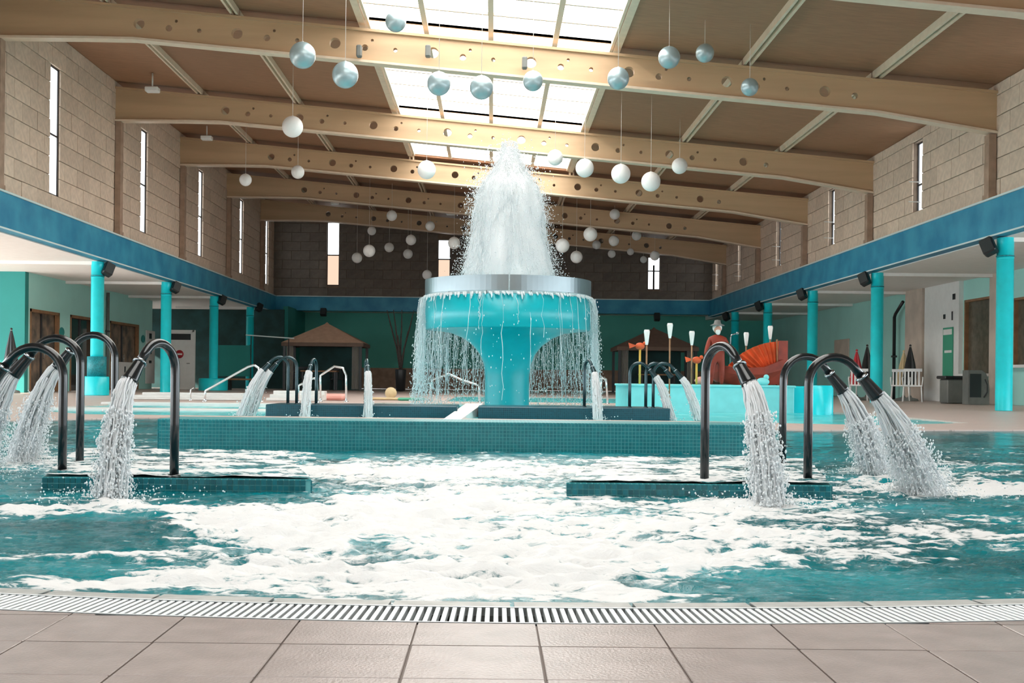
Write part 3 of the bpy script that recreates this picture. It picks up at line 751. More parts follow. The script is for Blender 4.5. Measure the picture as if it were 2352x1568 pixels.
# ---- hanging balls
near = 'blue tinted by the pool below'
balls = [
 (909,49,24,19.5,'topmost of all, before the skylight'),(695,127,30,18.5,'large, leftmost of the near row'),(793,172,30,18.5,'large, second from left in the near row'),
 (1008,192,27,19,'dark against the skylight, left one of the pair'),(1106,201,27,19,'dark against the skylight, right one of the pair'),(1224,186,23,20,'right of the dark pair, at the beam edge'),
 (1420,180,25,19,'at the right edge of the sunlit beam'),(1537,132,25,19.5,'left of the two high ones on the right'),(1619,122,21,20.5,'right of the two high ones on the right'),(1722,200,20,20.5,'rightmost of all, against the nearest beam'),
 (672,291,24,26,'white, on the left before the second beam'),(684,395,15,32,'small white, before the third beam on the left'),(564,413,14,33,'leftmost of all, before the fourth beam'),
 (980,390,21,27,'white, left of the plume top'),(1275,362,18,27.5,'pale, right of the plume top against the skylight'),(1343,386,21,26.5,'first of the white four right of the plume'),
 (1426,399,22,26,'second of the white four right of the plume'),(1495,417,22,26,'lowest of the white four right of the plume'),(1561,381,18,28,'rightmost of the white four right of the plume'),
 (900,495,12,42,'on the farthest beam, left of the plume'),(988,519,11,43,'below the farthest beam, nearest left of the plume'),(854,530,10,46,'upper left of the far left cluster'),
 (944,551,12,43,'upper right of the far left cluster'),(894,568,11,46,'middle of the far left cluster'),(848,576,14,40,'largest of the far left cluster'),
 (937,583,11,46,'lower right of the far left cluster'),(820,592,12,44,'lowest left of the far left cluster'),(1043,558,14,40,'beside the far middle window'),
 (981,631,11,45,'lowest, just above the left rim of the fountain'),(1242,547,15,38,'against the right edge of the plume'),(1292,564,16,38,'large, just right of the plume'),
 (1356,538,16,38,'largest of the far right cluster'),(1324,590,14,40,'low, between plume and far right cluster'),(1370,562,10,48,'small, tucked under the largest far right one'),
 (1412,492,12,42,'highest of the far right cluster'),(1410,553,12,43,'middle of the far right cluster'),(1462,541,11,44,'right, under the farthest beam'),
 (1405,583,9,48,'small and low in the far right cluster'),(1448,578,8,48,'small, right in the far right cluster'),(1478,596,8,49,'smallest, lower left of the far right window'),(1504,587,11,44,'before the top of the far right window')]
sph = MB().sphere((0,0,0), 1, 28, 18).mesh('ball', 'sphere'); tie = MB().lathe([(0,.16),(.10,.14),(.12,.0),(.12,-.05)], n=10).mesh('cap', 'wire')
sph2 = sph.copy(); sph2.materials[0] = M['sphere_shaded']  # near balls: backlit shade and pool tint put into the colour
for bi, (px, py, r, Y, l) in enumerate(balls):
    p = at(px, py, Y); R = r*Y/F
    e = empty('hanging_ball', p, label=('pearly blue grey ball on a thread, ' if bi < 10 else 'round white ball on a thread, ')+l, cat='ball', group='hanging balls under the roof')
    b = link('ball', sph2 if bi < 10 else sph, e); b.scale = (R, R, R*1.02)
    k = link('cap', tie, e, (0,0,R*.99)); k.scale = (R, R, R*.5)
    L = zceil(p.x)-p.z+(.085 if -2.6 < p.x < 2.4 and -3 < Y < 36 else -.005)
    MB().tube([(0,0,R), (0,0,L)], .004, 4).build('thread', 'wire', e)

# ---- platforms in the pool
def near_platform(f0, f1, b0, b1, y0, y1, zt, lab):
    """trapezoid: front edge f0..f1 at y0, back edge b0..b1 at y1"""
    cx, cy = (f0+f1)/2, (y0+y1)/2; e = empty('tiled_platform', (cx, cy, 0), label=lab, cat='platform', group='low mosaic platforms in the pool')
    P = [(f0-cx, y0-cy), (f1-cx, y0-cy), (b1-cx, y1-cy), (b0-cx, y1-cy)]; t = .025
    MB().prism([(x*.997, y*.997) for x, y in P], -1.25, zt-.004).build('core', 'mosaic_grout', e)
    m = MB().box((-.0108, -.004, -.0108), (.0108, .002, .0108)).mesh('mosaic_tile', 'mosaic_p')
    for i in range(int((f1-f0)/t)):
        for j in range(4): link('mosaic_tile', m, e, (P[0][0]+t*(i+.5), P[0][1]+.001, zt-.003-t*(j+.5)))
    rest = MB()
    for (xa, ya), (xb, yb) in ((P[1], P[2]), (P[3], P[0])):
        L = math.hypot(xb-xa, yb-ya); rz = Matrix.Rotation(math.atan2(yb-ya, xb-xa), 3, 'Z')
        for i in range(int(L/t)):
            for j in range(4):
                q = (i+.5)*t/L; x, y, z = xa+(xb-xa)*q, ya+(yb-ya)*q, zt-.003-t*(j+.5)
                rest.box((x-.0108, y-.003, z-.0108), (x+.0108, y+.003, z+.0108), rz)
    rest.build('side_tiles', 'mosaic_p', e, kind='stuff')
    MB().prism(P, zt-.006, zt).build('top', 'mosaic_top', e)
PR = (.335, 1.515, .66, 1.86, 5.26, 6.95); PL = (-2.0, -.80, -2.52, -1.27, 5.28, 7.2)
near_platform(*PR, .043, 'low mosaic platform on the right with three spout pipes')
near_platform(*PL, .043, 'low mosaic platform on the left with four spout pipes')
def film(f0, f1, b0, b1, y0, y1, z, lab):
    nx, ny = 120, 90; S, Y = np.meshgrid(np.linspace(.005, .995, nx), np.linspace(y0+.012, y1-.01, ny)); q = (Y-y0)/(y1-y0)
    X = (f0+(b0-f0)*q)*(1-S)+(f1+(b1-f1)*q)*S
    f2 = fbm(X*7+2, Y*11+30, 4); f3 = fbm(X*24, Y*34, 3)
    Z = z+.003+.016*f2+.012*(f3-.5)*np.minimum(1, (Y-y0)/.1); Z = np.maximum(Z, z+.002)
    mb = MB(); mb.v = [tuple(p) for p in np.stack([X, Y, Z], -1).reshape(-1, 3)]
    mb.f = [(i*nx+j, i*nx+j+1, (i+1)*nx+j+1, (i+1)*nx+j) for i in range(ny-1) for j in range(nx-1)]; mb.sm = [True]*len(mb.f)
    me = mb.mesh('wash', 'water'); a = me.attributes.new('foam', 'FLOAT', 'POINT')
    a.data.foreach_set('value', (.55+(f2-.5)*1.0+(f3-.5)*.4).reshape(-1).astype(np.float32))
    link('water_wash', me, label=lab, cat='water', kind='stuff')
film(*PR, .043, 'foamy water washing over the right low platform')
film(*PL, .043, 'foamy water washing over the left low platform')
def mosaic_wall(name, x0, x1, y0, y1, z0, zt, lab):
    e = empty(name, ((x0+x1)/2, (y0+y1)/2, 0), label=lab, cat='platform')
    hx, hy = (x1-x0)/2, (y1-y0)/2; t = .025
    MB().box((-hx+.004, -hy+.004, -1.2), (hx-.004, hy-.004, zt-.004)).build('core', 'mosaic_grout', e)
    mb = MB(); nj = int((zt-z0)/t)
    for i in range(int((x1-x0)/t)):
        for j in range(nj):
            x = -hx+t*(i+.5); z = zt-.003-t*(j+.5)
            g = .0104; d = -hy-.001*random.random()
            mb.add([(x-g,d,z-g),(x+g,d,z-g),(x+g,d,z+g),(x-g,d,z+g),(x-g,d+.005,z-g),(x+g,d+.005,z-g),(x+g,d+.005,z+g),(x-g,d+.005,z+g)], [(0,1,2,3),(0,4,5,1),(1,5,6,2),(2,6,7,3),(3,7,4,0)])
    mb.build('front_tiles', 'mosaic', e, kind='stuff')
    mb = MB()
    for s in (-1, 1): mb.box((s*hx-.003, -hy, z0), (s*hx+.001, hy, zt))
    mb.build('end_faces', 'mosaic', e)
    MB().box((-hx, -hy, zt-.008), (hx, hy, zt+.002)).build('top', 'mosaic_top', e)
    return e
mosaic_wall('mosaic_wall', -2.32, 1.87, 8.24, 8.75, -.08, .197, 'long turquoise mosaic wall across the middle of the pool')
for x0, x1, l in ((at(610,950,15.6).x, at(1050,950,15.6).x, 'left'), (at(1098,950,15.6).x, at(1540,950,15.6).x, 'right')):
    MB().bbox((0,0,-.3), (x1-x0, 1.1, .135), .01).build('dark_basin_wall', 'mosaic_dark', loc=None, label='dark blue tiled basin wall, %s of the white spillway' % l, cat='wall', group='dark tiled basin walls').location = (x0, 15.6, 0)
s0 = at(1035,965,14.6); s1 = at(1090,930,16.6)
MB().add([(s0.x-.12,14.5,-.02),(s0.x+.10,14.5,-.02),(s1.x+.12,16.6,.155),(s1.x-.12,16.6,.155),(s0.x-.12,14.5,-.2),(s0.x+.10,14.5,-.2),(s1.x+.12,16.6,-.2),(s1.x-.12,16.6,-.2)], [(0,1,2,3),(4,7,6,5),(0,4,5,1),(1,5,6,2),(2,6,7,3),(3,7,4,0)]).build('spillway', 'step', label='white slanting spillway between the dark basin walls', cat='spillway')

# ---- spout pipes
def spout(base, arm, hgt, lab, grp, m='pipe', r=.0205, near=True):
    """arm = (dx, dy) horizontal vector from post to nozzle tip"""
    arm = Vector((arm[0], arm[1], 0)); L = arm.length; d = arm.normalized()
    e = empty('spout_pipe', base, label=lab, cat='water spout', group=grp)
    k = L/.335; R = .13*k; zc = hgt-R
    P = [Vector((0,0,0)), Vector((0,0,zc*.5)), Vector((0,0,zc*.9))]+arc((d.x*R, d.y*R, zc), R, 180, 42, 12 if near else 7, d)
    t = Vector((d.x*.643, d.y*.643, -.766)); P.append(P[-1]+t*.06)
    MB().tube(P, r, 16 if near else 8).build('tube', m, e)
    tip0 = P[-1]; tip = tip0+t*(.11*k+.02)
    _n = MB().tube([tip0-t*.004, tip0+t*.012, tip0+t*.03, tip-t*.012, tip], [r*1.02, r*1.3, r*1.32, r*1.75, r*1.78], 16 if near else 8)
    nz_ = MB(); nz_.v, nz_.f, nz_.sm = _n.v, _n.f, _n.sm; nz_ = nz_.build('nozzle', m, e)
    MB().tube([tip0+t*.0, tip0+t*.010], r*1.5, 16 if near else 8).build('collar', 'steel', nz_)
    MB().lathe([(0, .012), (r*1.35, .012), (r*1.5, .006), (r*1.5, 0)], n=16).build('foot_flange', m, e)
    return Vector(base)+tip, t
def jet(name, p0, t, v, zend, lab, n=150, spread=.10, r=.004, nd=900, matn='spray', r0=.03, g=9.8, dr=.004, grp=None):
    """water leaving a nozzle: thin ropes on ballistic paths that break into drops"""
    mb = MB(); side = t.cross(Vector((0,0,1))).normalized(); up = side.cross(t)
    for i in range(n):
        q = 2*math.pi*random.random(); rr = math.sqrt(random.random())
        o = p0+(side*math.cos(q)+up*math.sin(q))*rr*r0
        vel = t*v*(1+.14*(random.random()-.5))+(side*math.cos(q)+up*math.sin(q))*rr*spread*v+Vector([random.gauss(0, .03*v) for _ in range(3)])
        # time to reach zend
        T = (vel.z+math.sqrt(max(0, vel.z**2+2*g*(o.z-zend))))/g; T *= random.uniform(.45, 1.0) if random.random() < .5 else 1
        T0 = 0 if random.random() < .55 else random.uniform(0, .4)*T
        m = 9; pts = []; rs = []
        for k in range(m+1):
            tt = T0+(T-T0)*k/m; p = o+vel*tt+Vector((0,0,-.5*g*tt*tt)); j = .004*k/m+.001
            pts.append(p+Vector([random.gauss(0, j) for _ in range(3)])); rs.append(r*(.5+1.1*random.random())*(1.3-.5*k/m))
        mb.tube(pts, rs, 4, cap=False)
    P = []; R = []
    for i in range(nd):
        q = 2*math.pi*random.random(); rr = math.sqrt(random.random())*1.25
        o = p0+(side*math.cos(q)+up*math.sin(q))*rr*r0
        vel = t*v*(1+.25*(random.random()-.5))+(side*math.cos(q)+up*math.sin(q))*rr*spread*v*1.2+Vector([random.gauss(0, .06*v) for _ in range(3)])
        T = (vel.z+math.sqrt(max(0, vel.z**2+2*g*(o.z-zend))))/g; tt = T*random.uniform(.25, 1)**.6
        P.append(o+vel*tt+Vector((0,0,-.5*g*tt*tt))); R.append(dr*random.uniform(.35, 1.3))
    mb.drops(P, R, 1.6)
    # splash crown where it lands
    vel = t*v; T = (vel.z+math.sqrt(max(0, vel.z**2+2*g*(p0.z-zend))))/g; land = p0+vel*T; land.z = zend
    P = []; R = []
    for i in range(nd//7):
        q = 2*math.pi*random.random(); d = abs(random.gauss(0, spread*1.0+.03)); P.append((land.x+d*math.cos(q), land.y+d*math.sin(q), zend+abs(random.gauss(0, .03)))); R.append(dr*random.uniform(.3, 1.2))
    mb.drops(P, R, 1.1)
    return mb.build(name, matn, label=lab, cat='water jet', group=grp, kind='stuff')
G1 = 'dark spout pipes by the near platforms'; ZP = .043
near_pipes = [ # px, py base, arm, height, speed, label
 (1618,1105,(.135,-.26),.615,.75,'spout pipe on the right platform bending toward the viewer'),
 (1855,1103,(.315,.03),.575,1.75,'black spout pipe at the front right corner of the right platform'),
 (1797,1066,(.335,.05),.60,1.5,'spout pipe at the back right of the right platform'),
 (400,1095,(-.115,-.27),.60,.65,'spout pipe on the left platform bending toward the viewer'),
 (143,1083,(-.36,.02),.585,1.2,'front left spout pipe, its arm leaving the photo on the left'),
 (183,1063,(-.34,.02),.645,1.2,'middle one of the three left pointing spout pipes'),
 (262,1041,(-.345,.05),.69,1.25,'rear and rightmost of the three left pointing spout pipes')]
jl = ['water falling from the right spout that faces the viewer', 'wide white water fan from the front right spout', 'water fan from the rear right spout', 'water falling from the left spout that faces the viewer', 'water from the front left spout, mostly out of the photo', 'water from the middle left spout', 'water from the rear left spout']
for (px, py, arm, h, v, l), jn in zip(near_pipes, jl):
    b = onz(px, py, ZP)
    tip, t = spout(b, arm, h, l, G1)
    jet('water_jet', tip, t, v, -.02, jn, n=150, spread=.20, r=.0034, nd=3200, r0=.034, dr=.0042)
G2 = 'small spout pipes on the far basin walls'; ZQ = .135
far_pipes = [(661,927,(-.30,-.10),.63,1.7,'left one of the far left pair of spout pipes',1),(681,926,(-.33,-.05),.63,1.7,'right one of the far left pair of spout pipes',1),
 (726,926,(-.05,-.28),.60,.8,'far spout pipe facing the viewer, with water before it',1),(839,925,(.06,-.28),.60,.5,'lone far spout pipe left of the fountain',1),
 (1342,934,(.10,-.26),.62,.7,'lone far spout pipe right of the fountain',1),(1446,936,(.32,-.05),.60,1.3,'leftmost of the far right three spout pipes',1),
 (1483,937,(.33,.0),.60,1.3,'middle of the far right three spout pipes',0),(1500,937,(.36,-.05),.60,1.5,'rightmost of the far right three spout pipes',1)]
for px, py, arm, h, v, l, w_ in far_pipes:
    b = at(px, 937, 15.9); b.z = ZQ; tip, t = spout(b, arm, h, l, G2, 'pipe_far', .021, False)
    if w_: jet('water_jet', tip, t, v, -.02, 'white water from the '+l, n=110, spread=.10, r=.009, nd=260, r0=.035, dr=.008)

# ---- mushroom fountain
FY = 20.0; FX = (1166-CX)*FY/F-.01
ft = empty('mushroom_fountain', (FX, FY, 0), label='turquoise mushroom fountain with a silver rim, water pouring off it', cat='fountain')
MB().lathe([(.375, -.4), (.375, .55), (.40, .75), (.47, .92), (.58, 1.06), (.76, 1.19), (.98, 1.28), (1.38, 1.325)], n=64).build('stem', 'cyan_f', ft)
MB().lathe([(1.37, 1.32), (1.395, 1.34), (1.395, 1.84), (1.30, 1.86), (0, 1.86)], n=96).build('bowl', 'cyan_f', ft)
MB().lathe([(1.34, 1.86), (1.36, 1.86), (1.36, 1.93), (1.34, 1.93)], n=96).build('water_lip', 'spray', ft)
for k in range(4):
    n = 24; a0 = math.radians(-90+.4+90*k); a1 = math.radians(-90-.4+90*(k+1)); mb = MB(); vs = []
    for r, z in ((1.40, 1.90), (1.40, 2.145), (1.37, 2.145), (1.37, 1.90)):
        for i in range(n+1): a = a0+(a1-a0)*i/n; vs.append((r*math.cos(a), r*math.sin(a), z))
    m_ = n+1; fs = [(j*m_+i, j*m_+i+1, ((j+1)%4)*m_+i+1, ((j+1)%4)*m_+i) for j in range(4) for i in range(n)]+[(0, m_, 2*m_, 3*m_), (n, 3*m_+n, 2*m_+n, m_+n)]
    mb.add(vs, fs).build('rim_panel', 'rim', ft)
for k in range(12):
    a = 2*math.pi*(k+.5)/12; MB().box((-.01, -.01, 1.85), (.01, .01, 1.96)).build('rim_post', 'steel', ft).location = (1.35*math.cos(a), 1.35*math.sin(a), 0)
# falling curtain
mb = MB(); P = []; R = []
for i in range(950):
    a = random.uniform(0, 2*math.pi); front = max(0, -math.sin(a))
    if front > .3 and random.random() < .93: continue
    r0 = 1.40+random.random()*.07; vr = random.uniform(.05, .26); z0 = random.choice([1.85, 1.85, random.uniform(.8, 1.7)]); z1 = random.uniform(-.02, z0-.25)
    pts = []; rs = []
    for k in range(9):
        z = z0+(z1-z0)*k/8; tt = math.sqrt(max(0, 2*(1.86-z)/9.8)); rr = r0+vr*tt
        pts.append((FX+rr*math.cos(a)+random.gauss(0,.012), FY+rr*math.sin(a)+random.gauss(0,.012), z)); rs.append(random.uniform(.0015, .0065))
    mb.tube(pts, rs, 3, cap=False)
for i in range(13000):
    a = random.uniform(0, 2*math.pi); front = max(0, -math.sin(a))
    if front > .3 and random.random() < .95: continue
    z = 1.86-1.88*random.random()**.7; tt = math.sqrt(2*(1.861-z)/9.8); rr = 1.40+random.uniform(-.10, .34)*tt+random.random()*.08
    P.append((FX+rr*math.cos(a), FY+rr*math.sin(a), z)); R.append(random.uniform(.003, .009))
mb.drops(P, R, 2.2)
# lumps of white overflow at the lip
for i in range(240):
    a = random.uniform(0, 2*math.pi); l = random.choice([.03, .04, .05, random.uniform(.03, .12)]); r_ = 1.405
    mb.tube([(FX+r_*math.cos(a), FY+r_*math.sin(a), 1.87), (FX+(r_+.02)*math.cos(a+.01), FY+(r_+.02)*math.sin(a+.01), 1.87-l*.6), (FX+(r_+.03)*math.cos(a+.01), FY+(r_+.03)*math.sin(a+.01), 1.87-l)], [.02, .016, .008], 5)
mb.build('water_curtain', 'spray', label='curtain of water falling from the bowl of the mushroom fountain', cat='falling water', kind='stuff')
# plume
mb = MB(); prof = [(0.79, 2.0), (.78, 2.25), (.70, 2.6), (.62, 3.0), (.60, 3.35), (.56, 3.6), (.48, 3.78), (.31, 3.95), (.20, 4.15), (.10, 4.42)]
zz = [p[1] for p in prof]; rrp = [p[0] for p in prof]
def prad(z): return float(np.interp(z, zz, rrp))
n = 56; rows = 60; vs = []
for i in range(rows+1):
    z = 2.0+2.40*i/rows
    for k in range(n):
        a = 2*math.pi*k/n; f = float(fbm(np.array([k*.35+3.0]), np.array([z*1.2]), 3)[0])
        if k > n-5: f = f*(n-k)/5+float(fbm(np.array([3.0]), np.array([z*1.2]), 3)[0])*(1-(n-k)/5)
        r = prad(z)*(.76+.36*f); vs.append((FX+r*math.cos(a), FY+r*math.sin(a), z))
mb.add(vs, [(i*n+k, i*n+(k+1)%n, (i+1)*n+(k+1)%n, (i+1)*n+k) for i in range(rows) for k in range(n)], True)
for i in range(2600):
    z = random.uniform(2.1, 4.2); a = random.uniform(0, 2*math.pi); l = random.uniform(.06, .3); r = prad(z)*random.uniform(.78, 1.04); r2 = prad(max(2.0, z-l))*random.uniform(.86, 1.06)
    mb.tube([(FX+r*math.cos(a), FY+r*math.sin(a), z), (FX+(r+r2)/2*math.cos(a), FY+(r+r2)/2*math.sin(a), z-l/2), (FX+r2*math.cos(a), FY+r2*math.sin(a), z-l)], [.003, random.uniform(.003, .008), .002], 4)
P = []; R = []
for i in range(16000):
    z = random.uniform(2.1, 4.5); a = random.uniform(0, 2*math.pi); r = (prad(z)+.02)*(random.uniform(.8, 1.0)+abs(random.gauss(0, .16)))
    P.append((FX+r*math.cos(a), FY+r*math.sin(a), z)); R.append(random.uniform(.002, .008))
for i in range(1600):
    s = random.choice([(-.42, 3.72, .16), (.28, 3.95, .15), (.0, 4.25, .14), (-.15, 3.95, .2)])
    P.append((FX+s[0]+random.gauss(0, s[2]), FY+random.gauss(0, .2), s[1]+random.gauss(0, s[2]))); R.append(random.uniform(.004, .012))
mb.drops(P, R, 1.5)
mb.build('fountain_plume', 'spray', label='tall white plume of water rising from the mushroom fountain', cat='water plume', kind='stuff')

# ---- raised play basin and its sculptures
e = empty('play_platform', (3.75, 21.3, 0), label='pale cyan raised platform carrying the pirate play figure', cat='platform')
MB().bbox((-1.4, -1.15, -.3), (1.4, 1.2, .43), .02).build('body', 'playcyan', e)
MB().bbox((-1.42, -1.18, .40), (1.42, 1.2, .44), .01).build('top_edge', 'playcyan', e)
MB().bbox((1.40, -1.05, -.3), (1.66, .6, .43), .02).build('side_block', 'cyan', e)
MB().lathe([(0, .45), (.15, .45), (.165, .44), (.165, -.05)], n=32).build('drum_stool', 'cyan', label='turquoise round drum at the right end of the pale cyan platform', cat='drum').location = (at(1890,945,19.6).x, 19.6, 0)
# pirate-like sculpture: seated figure with hat, boat hull and pleated sail
ZT = .44; Y0 = 21.3
hull = empty('play_boat', (at(1690,870,Y0).x, Y0, ZT), label='dark red play boat with a pleated orange fan sail', cat='play boat')
mb = MB(); secs = []
for i, (x, hw, zb, zt_) in enumerate([(-.50, .04, .16, .42), (-.35, .20, .05, .36), (0, .30, 0, .30), (.45, .32, 0, .32), (.80, .26, .02, .46)]):
    secs.append([(x, -hw*.6, zb), (x, -hw, zt_*.6+zb*.4), (x, -hw, zt_), (x, hw, zt_), (x, hw, zt_*.6+zb*.4), (x, hw*.6, zb)])
vs = [p for s in secs for p in s]; fs = [(i*6+k, (i+1)*6+k, (i+1)*6+(k+1)%6, i*6+(k+1)%6) for i in range(4) for k in range(6)]+[(5,4,3,2,1,0), tuple(24+k for k in range(6))]
mb.add(vs, fs).build('hull', 'red', hull)
mb = MB(); npl = 22; ap = Vector((.72, -.12, .02))
pts = []
for i in range(npl+1):
    a = math.radians(163-73*i/npl); L = .98-.16*(i/npl); L = .74+.26*abs(math.cos(a)); d = .035*(1 if i % 2 else -1)
    pts.append((ap+Vector((math.cos(a)*L, d-.02, math.sin(a)*.76)), ap+Vector((math.cos(a)*.08, d*.2, math.sin(a)*.08))))
for (a1, a0), (b1, b0) in zip(pts, pts[1:]):
    o = Vector((0,.012,0)); mb.add([a0,b0,b1,a1,a0+o,b0+o,b1+o,a1+o], [(0,1,2,3),(7,6,5,4),(0,3,7,4),(1,5,6,2),(3,2,6,7),(0,4,5,1)])
mb.build('sail', 'orange', hull)
MB().tube([(.72,-.14,.0), (.70,-.14,.82)], .015, 6).build('mast', 'wood', hull)
MB().tube([(.72,-.14,.04), (-.05,-.14,.30)], .010, 6).build('boom', 'sand', hull)
MB().add([(.74,-.1,0),(.92,-.05,.02),(.92,-.05,.80),(.74,-.1,.80),(.74,.1,0),(.92,.15,.02),(.92,.15,.80),(.74,.1,.80)], [(0,1,2,3),(7,6,5,4),(0,3,7,4),(1,5,6,2),(3,2,6,7),(0,4,5,1)]).build('rear_flap', 'red', hull)
fg = empty('pirate_statue', (at(1638,880,Y0).x, Y0-.35, ZT), label='play statue of a grey haired man in a dark red coat before the boat', cat='statue')
def skinfig(name, joints, edges, rad, m, parent, lvl=1):
    me = bpy.data.meshes.new(name); me.from_pydata(joints, edges, []); me.materials.append(M[m]); o = link(name, me, parent)
    md = o.modifiers.new('s', 'SKIN'); o.modifiers.new('d', 'SUBSURF').levels = lvl; o.modifiers['d'].render_levels = lvl
    for v, r in zip(me.skin_vertices[0].data, rad): v.radius = (r, r)
    me.skin_vertices[0].data[0].use_root = True
    for p in me.polygons: p.use_smooth = True
    dg = bpy.context.evaluated_depsgraph_get(); m2 = bpy.data.meshes.new_from_object(o.evaluated_get(dg)); o.modifiers.clear(); o.data = m2
    m2.polygons.foreach_set('use_smooth', [True]*len(m2.polygons))
    return o
k = 1.0
skinfig('body', [(0,0,.50),(0,0,.66),(0,0,.82),(0,0,.90),(-.08,0,.42),(-.10,-.10,.22),(-.12,-.06,.0),(.08,0,.42),(.08,-.06,.22),(.08,0,.0),(-.13,0,.80),(-.20,-.08,.64),(-.24,-.16,.52),(.13,0,.80),(.20,-.06,.64),(.16,-.18,.56)],
 [(0,1),(1,2),(2,3),(0,4),(4,5),(5,6),(0,7),(7,8),(8,9),(2,10),(10,11),(11,12),(2,13),(13,14),(14,15)], [.10,.105,.10,.04,.065,.05,.035,.065,.05,.035,.05,.038,.028,.05,.038,.028], 'red', fg)
hd_ = MB().sphere((0,-.01,.98), .075, 16, 10, (.9,1,1.1)).build('head', 'skin', fg)
MB().sphere((0,.015,1.005), .085, 14, 8, (1,1,1)).sphere((0,-.06,.935), .045, 10, 8, (1,.7,1.3)).build('hair', 'white', hd_)
MB().lathe([(0,.10),(.05,.09),(.065,.03),(.13,.0),(.12,-.01),(0,-.005)], (0,0,1.05), n=16).build('hat', 'grey', hd_)
MB().sphere((-.28,-.1,.07), .09, 14, 8, (1.5,1,.8)).build('rounded_prow', 'pink', fg)
MB().tube([(-.24,-.16,.52), (-.24,-.16,.0)], .014, 6).build('staff', 'wood', fg)
# torches
for px, pt, pb, Y, l in ((1484,757,934,19.5,'leftmost white topped torch pole'),(1537,742,934,19.6,'tallest white topped torch pole'),(1588,760,885,20.6,'white topped torch pole left of the statue'),(1713,763,880,22.0,'white topped torch pole rising behind the orange sail'),(1768,748,880,22.0,'white topped torch pole before the fourth right column')):
    b = at(px, pb, Y); b.z = .43 if Y > 20 else -.1; zt_ = at(px, pt, Y).z-b.z
    e = empty('torch_pole', b, label=l, cat='torch', group='torch poles around the play platform')
    MB().tube([(0,0,0), (0,0,zt_-.18)], .014, 8).build('pole', 'wood', e)
    MB().lathe([(.02, zt_-.25), (.03, zt_-.2), (.05, zt_-.03), (.04, zt_), (0, zt_-.01)], n=12).build('torch_head', 'white', e)
# small play figures left of the statue
for px, py, m_, l in ((1470,800,'orange','orange parrot figure on a perch behind the far pipes'),(1600,832,'orange','small orange crab figure on a yellow post')):
    p = at(px, py, 20.7); e = empty('perch_figure', (p.x, 20.7, .43), label=l, cat='play figure')
    h = p.z-.43; MB().tube([(0,0,-.0),(0,0,h)], .02, 8).build('post', 'yellow', e)
    MB().sphere((0,0,h+.04), .07, 12, 8, (1.2,.8,.9)).sphere((.08,-.02,h+.09), .035, 8, 6).build('body', m_, e)
    MB().add([(-.05,0,h+.05),(-.2,.02,h+.10),(-.18,0,h-.0),(-.05,.03,h+.05),(-.2,.05,h+.10),(-.18,.03,h-.0)], [(0,1,2),(5,4,3),(0,3,4,1),(1,4,5,2),(2,5,3,0)]).build('wing', m_, e)
sh = at(1678,765,22.3); e = empty('shower_pole', (sh.x, 22.3, .43), label='thin grey shower pole behind the play boat', cat='shower pole')
MB().tube([(0,0,0),(0,0,sh.z-.43-.08),(.02,0,sh.z-.43-.03),(.12,0,sh.z-.43)], .012, 8).build('pole', 'steel', e); MB().sphere((.13,0,sh.z-.43), .03, 10, 6).build('head', 'steel', e)

# ---- pavilions
def pavilion(px0, px1, peak, eave, Y, roofm, lab):
    cxp = (px0+px1)/2; p = at(cxp, eave, Y); half = (px1-px0)/2*Y/F; e = empty('garden_pavilion', (p.x, Y+half*.6, 0), label=lab, cat='pavilion')
    ze = p.z; zp = at(cxp, peak, Y).z+.1; hd = half*.8; i = .45
    mb = MB().add([(-half,-hd,ze),(half,-hd,ze),(half,hd,ze),(-half,hd,ze),(0,0,zp)], [(0,1,4),(1,2,4),(2,3,4),(3,0,4),(3,2,1,0)]); mb.build('roof', roofm, e)
    MB().add([(-.22,-.22,zp-.18),(.22,-.22,zp-.18),(.22,.22,zp-.18),(-.22,.22,zp-.18),(0,0,zp+.04)], [(0,1,4),(1,2,4),(2,3,4),(3,0,4),(3,2,1,0)]).build('roof_cap', roofm, e)
    MB().box((-half,-hd-.01,ze-.14),(half,-hd+.02,ze)).box((-half,hd-.02,ze-.14),(half,hd+.01,ze)).box((-half-.01,-hd,ze-.14),(-half+.02,hd,ze)).box((half-.02,-hd,ze-.14),(half+.01,hd,ze)).build('valance', 'canvas_dk', e)
    for sx in (-1, 1):
        for sy in (-1, 1):
            MB().box((sx*(half-.1)-.05, sy*(hd-.1)-.05, 0), (sx*(half-.1)+.05, sy*(hd-.1)+.05, ze-.02)).build('post', 'black', e)
        mb = MB(); vs = []; nn = 10; x_ = sx*(half-.3)
        for j in range(nn+1):
            xx = x_-.13+.26*j/nn; dd = .03*(1 if j % 2 else -1); vs += [(xx, -hd+.15+dd, .05), (xx, -hd+.15+dd, ze-.1)]
        mb.add(vs, [(2*j, 2*j+2, 2*j+3, 2*j+1) for j in range(nn)]).add([(a,b+.02,c) for a,b,c in vs], [(2*j, 2*j+1, 2*j+3, 2*j+2) for j in range(nn)]).build('curtain', 'curtain', e)
    MB().box((-half+.3, hd-.1, 0), (half-.3, hd-.06, ze-.1)).build('back_screen', 'darkwall', e)
    return e, p.x, Y+half*.6, half, ze
pavilion(650, 836, 745, 787, 45, 'canvas', 'beige roofed garden pavilion left of the fountain')
pavilion(1416, 1602, 757, 797, 45, 'canvas_dk', 'brown roofed garden pavilion behind the torches on the right')
def bar_table(px, Y, l):
    x = at(px, 800, Y).x; e = empty('table', (x, Y, 0), label=l, cat='table')
    MB().bbox((-.7,-.35,.70),(.7,.35,.76),.01).build('table_top', 'wood', e)
    for sx in (-1,1):
        for sy in (-1,1): MB().box((sx*.62-.03,sy*.28-.03,0),(sx*.62+.03,sy*.28+.03,.70)).build('leg', 'black', e)
